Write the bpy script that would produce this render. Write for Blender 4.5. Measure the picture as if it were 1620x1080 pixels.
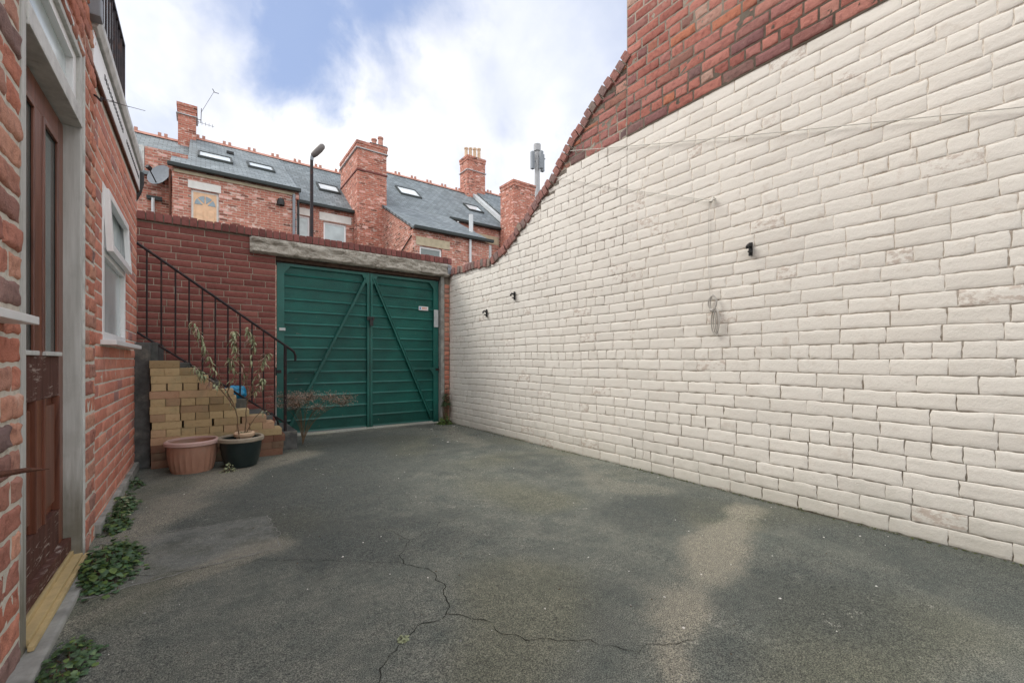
import bpy, bmesh, math, random
from mathutils import Vector, Matrix, noise
R = math.radians
random.seed(7)
rnd = random.uniform
for o in list(bpy.data.objects): bpy.data.objects.remove(o)
S = bpy.context.scene
COL = S.collection

# ---------------------------------------------------------------- camera
cd = bpy.data.cameras.new('camera'); cam = bpy.data.objects.new('camera', cd); COL.objects.link(cam)
cam.location = (0, 0, 0.98); cam.rotation_euler = (R(90), 0, R(-35.9))
cd.sensor_width = 36; cd.lens = 36*680/1620; cd.shift_y = 30/1620; cd.clip_start = .05; cd.clip_end = 3000
S.camera = cam
# ---------------------------------------------------------------- world, sun, exposure
S.view_settings.view_transform = 'Standard'; S.view_settings.look = 'None'
S.view_settings.exposure = 0.55; S.view_settings.gamma = 1
W = bpy.data.worlds.new('World'); S.world = W; W.use_nodes = True
SUN_EL, SUN_AZ = 47, 318          # degrees; azimuth clockwise from +Y
sd = bpy.data.lights.new('sun', 'SUN'); sd.energy = 1.6; sd.angle = R(30); sd.color = (1, .96, .90)
sun = bpy.data.objects.new('sun', sd); COL.objects.link(sun)
sdir = Vector((math.sin(R(SUN_AZ))*math.cos(R(SUN_EL)), math.cos(R(SUN_AZ))*math.cos(R(SUN_EL)), math.sin(R(SUN_EL))))
sun.rotation_euler = sdir.to_track_quat('Z', 'Y').to_euler()
sun.location = (-20, 20, 30)

# ---------------------------------------------------------------- node helper
class N:
    def __init__(s, tree): s.t = tree; s.n = tree.nodes; s.l = tree.links
    def new(s, typ, **k):
        nd = s.n.new(typ)
        for a, v in k.items():
            if a.startswith('_'): setattr(nd, a[1:], v)
        return nd
    def put(s, sock, v):
        if isinstance(v, bpy.types.NodeSocket): s.l.new(v, sock)
        elif v is not None:
            if sock.type == 'RGBA' and len(v) == 3: v = (*v, 1)
            sock.default_value = v
    def math(s, op, a, b=0.0, c=None, clamp=False):
        nd = s.n.new('ShaderNodeMath'); nd.operation = op; nd.use_clamp = clamp
        s.put(nd.inputs[0], a); s.put(nd.inputs[1], b)
        if c is not None: s.put(nd.inputs[2], c)
        return nd.outputs[0]
    def vmath(s, op, a, b=None, out=0, scale=None):
        nd = s.n.new('ShaderNodeVectorMath'); nd.operation = op
        s.put(nd.inputs[0], a)
        if b is not None: s.put(nd.inputs[1], b)
        if scale is not None: s.put(nd.inputs['Scale'], scale)
        return nd.outputs[out]
    def mix(s, f, a, b, mode='MIX'):
        nd = s.n.new('ShaderNodeMix'); nd.data_type = 'RGBA'; nd.blend_type = mode
        s.put(nd.inputs[0], f); s.put(nd.inputs[6], a); s.put(nd.inputs[7], b)
        return nd.outputs[2]
    def noise(s, vec, scale, detail=4, rough=.55, dist=0.0, out=0):
        nd = s.n.new('ShaderNodeTexNoise')
        s.put(nd.inputs['Vector'], vec); nd.inputs['Scale'].default_value = scale
        nd.inputs['Detail'].default_value = detail; nd.inputs['Roughness'].default_value = rough
        nd.inputs['Distortion'].default_value = dist
        return nd.outputs[out]
    def ramp(s, f, stops, interp='LINEAR'):
        nd = s.n.new('ShaderNodeValToRGB'); s.put(nd.inputs[0], f); cr = nd.color_ramp; cr.interpolation = interp
        while len(cr.elements) < len(stops): cr.elements.new(.5)
        for e, (p, c) in zip(cr.elements, stops):
            e.position = p; e.color = (*c, 1) if not isinstance(c, (int, float)) else (c, c, c, 1)
        return nd.outputs[0]
    def smooth(s, v, a, b):
        nd = s.n.new('ShaderNodeMapRange'); nd.interpolation_type = 'SMOOTHSTEP'
        s.put(nd.inputs[0], v); nd.inputs[1].default_value = a; nd.inputs[2].default_value = b
        return nd.outputs[0]
    def bump(s, h, strength=.3, dist=.01, normal=None):
        nd = s.n.new('ShaderNodeBump'); s.put(nd.inputs['Height'], h)
        nd.inputs['Strength'].default_value = strength; nd.inputs['Distance'].default_value = dist
        if normal is not None: s.l.new(normal, nd.inputs['Normal'])
        return nd.outputs[0]
    def obj(s): return s.n.new('ShaderNodeTexCoord').outputs['Object']
    def pos(s): return s.n.new('ShaderNodeNewGeometry').outputs['Position']
    def isl(s): return s.n.new('ShaderNodeNewGeometry').outputs['Random Per Island']
    def mapping(s, v, scale=(1,1,1), rot=(0,0,0), loc=(0,0,0)):
        nd = s.n.new('ShaderNodeMapping'); s.put(nd.inputs[0], v)
        nd.inputs['Scale'].default_value = scale; nd.inputs['Rotation'].default_value = rot; nd.inputs['Location'].default_value = loc
        return nd.outputs[0]

# world: physical sky with clouds in front of it
w = N(W.node_tree); W.node_tree.nodes.clear()
sky = w.new('ShaderNodeTexSky'); sky.sky_type = 'NISHITA'; sky.sun_disc = False
sky.sun_elevation = R(SUN_EL); sky.sun_rotation = R(SUN_AZ); sky.air_density = 1.0; sky.dust_density = 1.5
d = w.n.new('ShaderNodeTexCoord').outputs['Generated']
wn = w.noise(d, 2.2, 7, .56, .25)
wn2 = w.noise(w.mapping(d, loc=(3.1, 1.7, .4)), 5.5, 6, .6, .2)
dist = w.math('ADD', w.math('MULTIPLY', w.math('SUBTRACT', wn, .5), .42), w.math('MULTIPLY', w.math('SUBTRACT', wn2, .5), .30))
def camdir(px, py):
    v = Vector(((px-810), 680, 570-py)); v.rotate(Matrix.Rotation(R(-35.9), 3, 'Z')); return v.normalized()
gap = None
for px, py, r0, r1, amt in [(500, 30, .05, .20, 1.0), (410, 0, .02, .15, .8), (590, -10, .05, .20, .95), (530, 110, .0, .13, .9), (660, -120, .05, .25, .8), (225, 215, .0, .10, .40), (800, 130, .0, .18, .28), (745, 300, .0, .12, .35), (930, 300, .0, .16, .5), (1300, -500, .1, .8, .7), (-300, -100, .1, .4, .5)]:
    c = camdir(px, py)
    dd = w.vmath('DISTANCE', d, tuple(c), out=1)
    m = w.math('MULTIPLY', w.math('SUBTRACT', 1.0, w.smooth(w.math('ADD', dd, dist), r0, r1)), amt)
    gap = m if gap is None else w.math('MAXIMUM', gap, m)
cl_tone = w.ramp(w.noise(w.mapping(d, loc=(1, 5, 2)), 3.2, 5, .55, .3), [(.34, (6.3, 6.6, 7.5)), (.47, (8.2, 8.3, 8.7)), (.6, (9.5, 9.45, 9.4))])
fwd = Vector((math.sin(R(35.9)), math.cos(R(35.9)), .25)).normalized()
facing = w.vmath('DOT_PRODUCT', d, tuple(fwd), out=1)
back = w.math('SUBTRACT', 1.0, w.smooth(facing, .05, .62))       # unseen clouds behind the camera, made brighter to add light to the yard
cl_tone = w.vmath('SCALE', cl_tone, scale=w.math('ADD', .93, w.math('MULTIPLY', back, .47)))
thin = w.math('MULTIPLY', gap, .93)
blue = w.mix(.75, sky.outputs[0], (2.2, 3.15, 5.5))
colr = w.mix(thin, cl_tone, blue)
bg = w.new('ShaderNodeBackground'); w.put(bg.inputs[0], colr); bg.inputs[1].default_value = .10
wo = w.new('ShaderNodeOutputWorld'); w.l.new(bg.outputs[0], wo.inputs[0])

# ---------------------------------------------------------------- materials
MATS = {}
def mat(name, fn, rough=.8, spec=.3, metal=0.0):
    if name in MATS: return MATS[name]
    m = bpy.data.materials.new(name); m.use_nodes = True; t = m.node_tree; t.nodes.clear()
    n = N(t); b = n.new('ShaderNodeBsdfPrincipled'); o = n.new('ShaderNodeOutputMaterial'); t.links.new(b.outputs[0], o.inputs[0])
    b.inputs['Roughness'].default_value = rough; b.inputs['Specular IOR Level'].default_value = spec; b.inputs['Metallic'].default_value = metal
    c, nrm = fn(n, b)[:2]
    n.put(b.inputs['Base Color'], c)
    if nrm is not None: n.l.new(nrm, b.inputs['Normal'])
    MATS[name] = m; return m
def plain(name, c, var=.18, scale=9, rough=.6, spec=.3, metal=0.0, bump=.15, dirt=None, bs=60):
    def fn(n, b):
        p = n.pos(); nz = n.noise(p, scale, 5, .6)
        lo = tuple(x*(1-var) for x in c); hi = tuple(min(1, x*(1+var)) for x in c)
        col = n.ramp(nz, [(.3, lo), (.7, hi)])
        if dirt: col = n.mix(n.smooth(n.noise(p, scale*.6, 6, .65), .5, .72), col, dirt)
        return col, n.bump(n.noise(p, bs, 3), bump, .004)
    return mat(name, fn, rough, spec, metal)
def brickmat(name, stops, mottle=.35, pale=(.5,.42,.36), palea=.12, bs=.5, dark=.3, rough=.9):
    def fn(n, b):
        p = n.pos(); r = n.isl()
        base = n.ramp(r, stops)
        nz = n.noise(p, 28, 6, .62)
        base = n.mix(n.math('MULTIPLY', n.smooth(nz, .45, .75), mottle), base, n.mix(1.0, base, (.42,.38,.4), 'MULTIPLY'))
        fine = n.noise(p, 160, 3, .6)
        base = n.mix(n.math('MULTIPLY', n.smooth(fine, .55, .8), .35), base, n.mix(.5, base, (.62,.42,.33)))
        big = n.noise(p, 1.6, 5, .6)
        base = n.mix(n.math('MULTIPLY', n.smooth(big, .5, .75), dark), base, n.mix(1.0, base, (.5,.48,.5), 'MULTIPLY'))
        pl = n.noise(n.mapping(p, loc=(7,3,1)), 3.5, 8, .7)
        base = n.mix(n.math('MULTIPLY', n.smooth(pl, .6, .74), palea*3), base, pale)
        h = n.math('ADD', n.math('MULTIPLY', nz, .7), n.math('MULTIPLY', fine, .3))
        return base, n.bump(h, bs, .012)
    return mat(name, fn, rough, .15)
def mortarmat(name, c, c2, thr=(.45,.7), bs=.6):
    def fn(n, b):
        p = n.pos(); nz = n.noise(p, 35, 6, .65); big = n.noise(p, 4, 5, .65)
        col = n.mix(n.smooth(n.math('ADD', n.math('MULTIPLY', nz, .5), n.math('MULTIPLY', big, .5)), *thr), c, c2)
        return col, n.bump(nz, bs, .012)
    return mat(name, fn, .95, .1)
PAINT = (.77, .735, .66)
def paintfn(n, b):
    p = n.pos(); r = n.isl()
    big = n.noise(p, 1.1, 5, .6); mid = n.noise(p, 9, 6, .62); fine = n.noise(p, 55, 5, .6)
    col = n.ramp(big, [(.3, (.735,.71,.645)), (.7, (.80,.765,.685))])
    col = n.mix(.2, col, n.ramp(r, [(0, (.52,.48,.42)), (.5, PAINT), (1, (.86,.83,.76))]))
    col = n.mix(n.math('MULTIPLY', n.smooth(mid, .57, .74), .38), col, (.52,.44,.36))
    # damp green-grey tide mark near the ground
    z = n.n.new('ShaderNodeSeparateXYZ'); n.l.new(p, z.inputs[0])
    low = n.math('SUBTRACT', 1.0, n.smooth(n.math('ADD', z.outputs[2], n.math('MULTIPLY', n.math('SUBTRACT', mid, .5), .5)), -.02, .34))
    col = n.mix(n.math('MULTIPLY', low, .45), col, (.42,.41,.34))
    scuff = n.math('MULTIPLY', n.smooth(r, .955, .965), n.smooth(n.noise(n.mapping(p, scale=(14, 14, 26)), 1.3, 7, .72), .47, .60))
    patch = n.math('MULTIPLY', n.smooth(n.noise(n.mapping(p, loc=(5,1,8)), 2.4, 4, .6), .62, .70), n.smooth(n.noise(p, 26, 7, .75), .50, .58))
    scuff = n.math('MAXIMUM', scuff, n.math('MULTIPLY', patch, .8))
    col = n.mix(n.math('MULTIPLY', scuff, .6), col, (.43,.33,.26))
    flake = n.math('MULTIPLY', n.smooth(n.noise(n.mapping(p, loc=(2,9,4)), 7.5, 8, .7), .685, .70), n.smooth(n.noise(p, 1.7, 2), .5, .6))
    col = n.mix(n.math('MULTIPLY', flake, .8), col, (.38,.20,.15))
    h = n.math('ADD', n.math('MULTIPLY', n.noise(p, 18, 6, .65), .35), n.math('MULTIPLY', n.noise(p, 70, 6, .7), .22))
    return col, n.bump(h, .6, .016)
M_PAINT = mat('masonry_paint', paintfn, .75, .25)
def paintmortarfn(n, b):
    p = n.pos(); nz = n.noise(p, 42, 6, .7); big = n.noise(p, 2.2, 5, .65); mid = n.noise(p, 11, 4, .6)
    f = n.math('ADD', n.math('MULTIPLY', nz, .30), n.math('ADD', n.math('MULTIPLY', big, .40), n.math('MULTIPLY', mid, .3)))
    col = n.ramp(f, [(.40, (.74,.70,.62)), (.48, (.58,.52,.44)), (.56, (.42,.36,.29)), (.65, (.19,.15,.11))])
    return col, n.bump(nz, .8, .015)
M_PMORT = mat('painted_joint', paintmortarfn, .9, .1)
M_RED = brickmat('red_brick_upper', [(0, (.33,.125,.10)), (.2, (.44,.175,.135)), (.4, (.50,.215,.17)), (.55, (.40,.18,.155)), (.7, (.24,.12,.115)), (.8,(.53,.205,.12)), (.88, (.16,.12,.12)), (.94, (.46,.19,.15)), (1, (.48,.38,.30))], .6, (.50,.43,.35), .14, .9, .25)
M_REDM = mortarmat('grey_mortar', (.44,.40,.33), (.27,.24,.20))
M_LEFT = brickmat('orange_red_brick', [(0, (.52,.20,.14)), (.3, (.64,.27,.19)), (.6, (.58,.24,.175)), (.8, (.68,.32,.23)), (.93, (.48,.21,.17)), (1, (.36,.20,.18))], .5, (.72,.60,.52), .22, .7, .12)
M_OLD = brickmat('old_handmade_brick', [(0, (.48,.18,.12)), (.3, (.60,.26,.18)), (.5, (.38,.17,.13)), (.7, (.63,.33,.23)), (.9, (.42,.22,.17)), (.95, (.18,.15,.15)), (1, (.50,.20,.13))], .7, (.68,.60,.50), .25, 1.0, .2)
M_LEFTM = mortarmat('pale_mortar', (.62,.58,.50), (.44,.40,.34))
M_BACK = brickmat('dark_red_brick', [(0, (.17,.064,.055)), (.4, (.225,.083,.070)), (.7, (.20,.075,.064)), (1, (.26,.105,.086))], .4, (.42,.36,.36), .09, .35, .3)
M_BACKM = mortarmat('buff_mortar', (.27,.23,.18), (.15,.13,.10))
M_COPE = brickmat('engineering_brick', [(0, (.14,.055,.050)), (.5, (.20,.078,.068)), (1, (.25,.10,.088))], .5, (.3,.26,.22), .05, .6, .4)
M_COPE2 = brickmat('weathered_coping_brick', [(0, (.28,.14,.12)), (.3, (.36,.17,.14)), (.6, (.26,.16,.145)), (.8, (.21,.17,.15)), (1, (.32,.25,.20))], .7, (.36,.33,.25), .12, .9, .4)
M_WHITE = plain('white_upvc', (.80,.80,.79), .05, 6, .35, .5, bump=.03)
M_WPAINT = plain('grey_white_paint', (.56,.56,.53), .16, 14, .55, .4, bump=.3, dirt=(.36,.36,.33))
def paleboard(n, b):
    p = n.pos(); v = n.mapping(p, scale=(40, 40, 3)); nz = n.noise(v, 1, 6, .6)
    z = n.n.new('ShaderNodeSeparateXYZ'); n.l.new(p, z.inputs[0])
    col = n.ramp(nz, [(.3, (.42,.42,.39)), (.7, (.58,.58,.55))])
    low = n.math('SUBTRACT', 1.0, n.smooth(n.math('ADD', z.outputs[2], n.math('MULTIPLY', nz, .5)), .4, .85))
    col = n.mix(n.math('MULTIPLY', low, .85), col, (.14,.125,.085))
    col = n.mix(n.math('MULTIPLY', n.smooth(n.noise(p, 7, 5, .6), .5, .7), .35), col, (.33,.325,.29))
    return col, n.bump(nz, .3, .004)
M_BOARD = mat('weathered_white_board', paleboard, .6, .3)
def woodfn(lo, hi, worn):
    def fn(n, b):
        p = n.pos(); v = n.mapping(p, scale=(30, 30, 2.2)); nz = n.noise(v, 1, 7, .65, .6)
        col = n.ramp(nz, [(.3, lo), (.7, hi)])
        if worn:
            v2 = n.mapping(p, scale=(10, 9, 60)); c = n.noise(v2, 1.0, 8, .68, .8)
            col = n.mix(n.math('MULTIPLY', n.smooth(c, .53, .60), n.smooth(n.noise(p, 9, 4), .42, .60)), col, (.36,.29,.25))
        return col, n.bump(nz, .4, .004)
    return fn
M_DOOR = mat('varnished_red_brown_timber', woodfn((.085,.028,.015), (.24,.085,.048), False), .34, .6)
M_WORN = mat('peeling_timber', woodfn((.07,.03,.022), (.13,.06,.045), True), .8, .2)
def glassfn(c):
    def fn(n, b):
        p = n.pos(); return n.ramp(n.noise(p, 2.5, 2), [(.3, tuple(x*.7 for x in c)), (.7, c)]), None
    return fn
M_GLASS = mat('window_glass', glassfn((.11,.145,.14)), .08, .9)
M_FROST = mat('net_curtain_glass', glassfn((.55,.64,.64)), .15, .7)
M_FANG = mat('grey_fan_glass', glassfn((.26,.34,.38)), .15, .7)
M_SKYL = mat('skylight_glass', glassfn((.72,.78,.80)), .06, 1.0)
def gatefn(n, b):
    p = n.pos(); big = n.noise(p, 2.2, 5, .6); st = n.noise(n.mapping(p, scale=(3, 3, 60)), 1, 5, .6)
    col = n.ramp(big, [(.3, (.003,.070,.057)), (.7, (.009,.140,.113))])
    col = n.mix(n.math('MULTIPLY', n.smooth(st, .5, .75), .30), col, (.05,.15,.12))
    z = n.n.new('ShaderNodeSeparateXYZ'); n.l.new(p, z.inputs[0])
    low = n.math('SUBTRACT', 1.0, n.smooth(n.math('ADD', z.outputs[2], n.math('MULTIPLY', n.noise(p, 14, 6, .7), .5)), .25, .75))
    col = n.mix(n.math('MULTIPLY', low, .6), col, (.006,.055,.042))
    col = n.mix(n.smooth(n.noise(p, 26, 7, .75), .66, .69), col, (.30,.26,.20))
    return col, n.bump(n.noise(p, 40, 4), .12, .004)
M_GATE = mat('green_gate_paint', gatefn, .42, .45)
M_IRON = plain('black_iron', (.022,.016,.018), .4, 20, .6, .3, dirt=(.07,.03,.02))
M_RUST = plain('rusty_iron', (.13,.055,.035), .4, 30, .8, .2, dirt=(.05,.03,.025))
def stonefn(n, b):
    p = n.pos(); a = n.noise(n.mapping(p, scale=(5, 5, 11)), 1, 8, .62, 1.6); f = n.noise(p, 60, 4, .6)
    col = n.ramp(a, [(.28, (.15,.138,.108)), (.44, (.30,.28,.235)), (.52, (.44,.415,.36)), (.60, (.28,.26,.215)), (.72, (.20,.185,.15))])
    return col, n.bump(n.math('ADD', a, n.math('MULTIPLY', f, .15)), .8, .04)
M_STONE = mat('rough_sandstone', stonefn, .95, .1)
M_STEP = plain('dark_concrete_step', (.085,.088,.085), .35, 12, .85, .25, bump=.6, dirt=(.17,.165,.14))
M_KERB = plain('concrete_plinth', (.30,.30,.275), .3, 10, .9, .2, bump=.6, dirt=(.15,.155,.13))
M_BRASS = plain('buff_sill_timber', (.50,.38,.19), .15, 14, .5, .4, bump=.1)
def objrand(name, stops, palea=.2):
    def fn(n, b):
        p = n.obj(); oi = n.n.new('ShaderNodeObjectInfo').outputs['Random']
        base = n.ramp(oi, stops); wp = n.pos(); nz = n.noise(wp, 40, 6, .65)
        base = n.mix(n.math('MULTIPLY', n.smooth(nz, .5, .75), .5), base, n.mix(1.0, base, (.55,.5,.42), 'MULTIPLY'))
        base = n.mix(n.math('MULTIPLY', n.smooth(n.noise(wp, 9, 5, .6), .5, .7), .3), base, (.24,.24,.15))
        return base, n.bump(n.noise(wp, 120, 4, .6), .5, .006)
    return mat(name, fn, .92, .12)
M_BUFF = objrand('buff_brick', [(0, (.33,.245,.135)), (.35, (.46,.35,.195)), (.65, (.50,.385,.22)), (.85, (.44,.28,.18)), (1, (.27,.21,.12))])
M_REDL = objrand('loose_red_brick', [(0, (.16,.08,.055)), (.5, (.22,.125,.085)), (1, (.14,.10,.07))])
M_TERRA = plain('terracotta_plastic', (.36,.195,.135), .12, 6, .55, .35, bump=.1, dirt=(.30,.20,.15))
M_TRIM = plain('pinkish_plastic_rim', (.47,.315,.28), .08, 8, .5, .35, bump=.05)
M_BLKP = plain('black_plastic', (.012,.022,.022), .3, 8, .3, .5, bump=.08)
M_BLKRIM = plain('dusty_plastic_rim', (.30,.26,.20), .2, 12, .6, .3, bump=.1)
M_SOIL = plain('soil', (.10,.075,.05), .4, 30, .95, .1, bump=.9)
M_BAG = plain('blue_plastic', (.02,.27,.50), .25, 12, .28, .55, bump=.4, bs=25)
M_LEAF = plain('grey_green_leaf', (.30,.34,.20), .3, 40, .6, .3, dirt=(.42,.36,.20))
M_IVY = plain('dark_ivy_leaf', (.040,.088,.032), .6, 30, .5, .45, dirt=(.15,.23,.10))
M_IVY2 = plain('bright_weed_leaf', (.11,.17,.045), .4, 30, .6, .3)
M_DRY = plain('dead_flower_heads', (.36,.25,.20), .35, 50, .9, .1)
M_STEM = plain('plant_stem', (.15,.105,.065), .3, 40, .8, .1)
M_LINE = plain('clothes_line', (.46,.44,.40), .1, 30, .6, .3)
M_LINEB = plain('white_cord', (.60,.58,.52), .1, 30, .6, .3)
M_BLACK = plain('black_metal', (.02,.02,.02), .3, 20, .5, .4)
M_GREYP = plain('grey_plastic_pipe', (.22,.24,.26), .1, 10, .5, .4)
M_WPIPE = plain('pale_pipe', (.62,.64,.64), .08, 10, .5, .4)
M_DGUT = plain('dark_green_gutter', (.018,.026,.024), .2, 10, .5, .4)
M_STONEP = plain('painted_lintel', (.70,.68,.63), .08, 6, .8, .2)
M_STONEB = plain('buff_lintel', (.46,.39,.27), .15, 6, .9, .2)
M_LEAD = plain('pale_lead_flashing', (.50,.52,.52), .15, 6, .7, .3)
M_PINE = plain('honey_timber_door', (.72,.46,.28), .12, 7, .5, .4)
M_POT = plain('buff_clay', (.60,.44,.30), .12, 7, .8, .2)
M_POTR = plain('red_clay', (.50,.26,.20), .15, 7, .8, .2)
M_MAST = plain('galvanised_mast', (.38,.38,.38), .1, 4, .6, .4)
M_LAMP = plain('lamp_head_plastic', (.16,.14,.13), .1, 10, .4, .4)
M_STICK = plain('sticker_white', (.70,.72,.72), .04, 30, .5, .3, bump=.02)
M_STICKR = plain('sticker_red_print', (.62,.20,.12), .08, 60, .5, .3, bump=.02)
M_STICKB = plain('sticker_blue_print', (.16,.30,.50), .08, 60, .5, .3, bump=.02)
M_OLDW = plain('old_dark_timber', (.07,.048,.036), .4, 20, .9, .1)
M_PATCH = plain('bare_steel_plate', (.47,.50,.50), .12, 12, .5, .4)
def farbrick(name, c1, c2, mort, nx='x'):
    def fn(n, b):
        p = n.pos(); s = n.n.new('ShaderNodeSeparateXYZ'); n.l.new(p, s.inputs[0])
        cb = n.n.new('ShaderNodeCombineXYZ')
        n.l.new(n.math('ADD', s.outputs[0], s.outputs[1]), cb.inputs[0]); n.l.new(s.outputs[2], cb.inputs[1])
        br = n.n.new('ShaderNodeTexBrick'); n.l.new(cb.outputs[0], br.inputs['Vector'])
        br.inputs['Scale'].default_value = 1; br.inputs['Brick Width'].default_value = .24; br.inputs['Row Height'].default_value = .085
        br.inputs['Mortar Size'].default_value = .008; br.inputs['Bias'].default_value = -.1
        br.inputs['Color1'].default_value = (0,0,0,1); br.inputs['Color2'].default_value = (1,1,1,1); br.inputs['Mortar'].default_value = (.5,.5,.5,1); br.inputs['Bias'].default_value = 0
        dk = tuple(x*.42 for x in c2); lt = tuple(min(.85, x*1.1+.22) for x in c1)
        col = n.ramp(br.outputs[0], [(0, dk), (.14, c2), (.45, c1), (.75, tuple((a+b_)/2 for a, b_ in zip(c1, c2))), (.9, c1), (1, lt)])
        col = n.mix(br.outputs[1], col, mort)
        nz = n.noise(p, 3.2, 7, .7); m2 = n.noise(n.mapping(p, scale=(4, 4, 11)), 1.1, 4, .6)
        col = n.mix(n.math('MULTIPLY', n.smooth(n.noise(n.mapping(p, scale=(4.5, 4.5, 12)), 1.3, 3, .6), .57, .64), .6), col, (.74,.62,.54))
        col = n.mix(n.math('MULTIPLY', n.smooth(m2, .55, .7), .55), col, (.16,.075,.065))
        return col, n.bump(br.outputs[1], -.4, .01)
    return mat(name, fn, .9, .15)
M_FB = farbrick('terrace_brick', (.49,.19,.135), (.32,.12,.09), (.46,.38,.30))
M_FB2 = farbrick('stack_brick', (.50,.175,.12), (.36,.125,.09), (.42,.31,.24))
def slatefn(n, b):
    p = n.pos(); s = n.n.new('ShaderNodeSeparateXYZ'); n.l.new(p, s.inputs[0])
    cb = n.n.new('ShaderNodeCombineXYZ'); n.l.new(s.outputs[0], cb.inputs[0]); n.l.new(n.math('MULTIPLY', s.outputs[1], 1.28), cb.inputs[1])
    br = n.n.new('ShaderNodeTexBrick'); n.l.new(cb.outputs[0], br.inputs['Vector'])
    br.inputs['Scale'].default_value = 1; br.inputs['Brick Width'].default_value = .27; br.inputs['Row Height'].default_value = .22
    br.inputs['Mortar Size'].default_value = .012; br.inputs['Bias'].default_value = 0
    br.inputs['Color1'].default_value = (.125,.15,.16, 1); br.inputs['Color2'].default_value = (.22,.255,.27, 1); br.inputs['Mortar'].default_value = (.07,.08,.085, 1)
    col = n.mix(n.math('MULTIPLY', n.smooth(n.noise(p, 1.3, 6, .7), .45, .7), .5), br.outputs[0], (.13,.15,.15))
    col = n.mix(n.math('MULTIPLY', n.smooth(n.noise(n.mapping(p, scale=(3,.7,.7)), 1.4, 6, .7), .55, .7), .45), col, (.33,.37,.38))
    return col, n.bump(br.outputs[1], -.5, .02)
M_SLATE = mat('grey_slate', slatefn, .6, .35)

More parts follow.
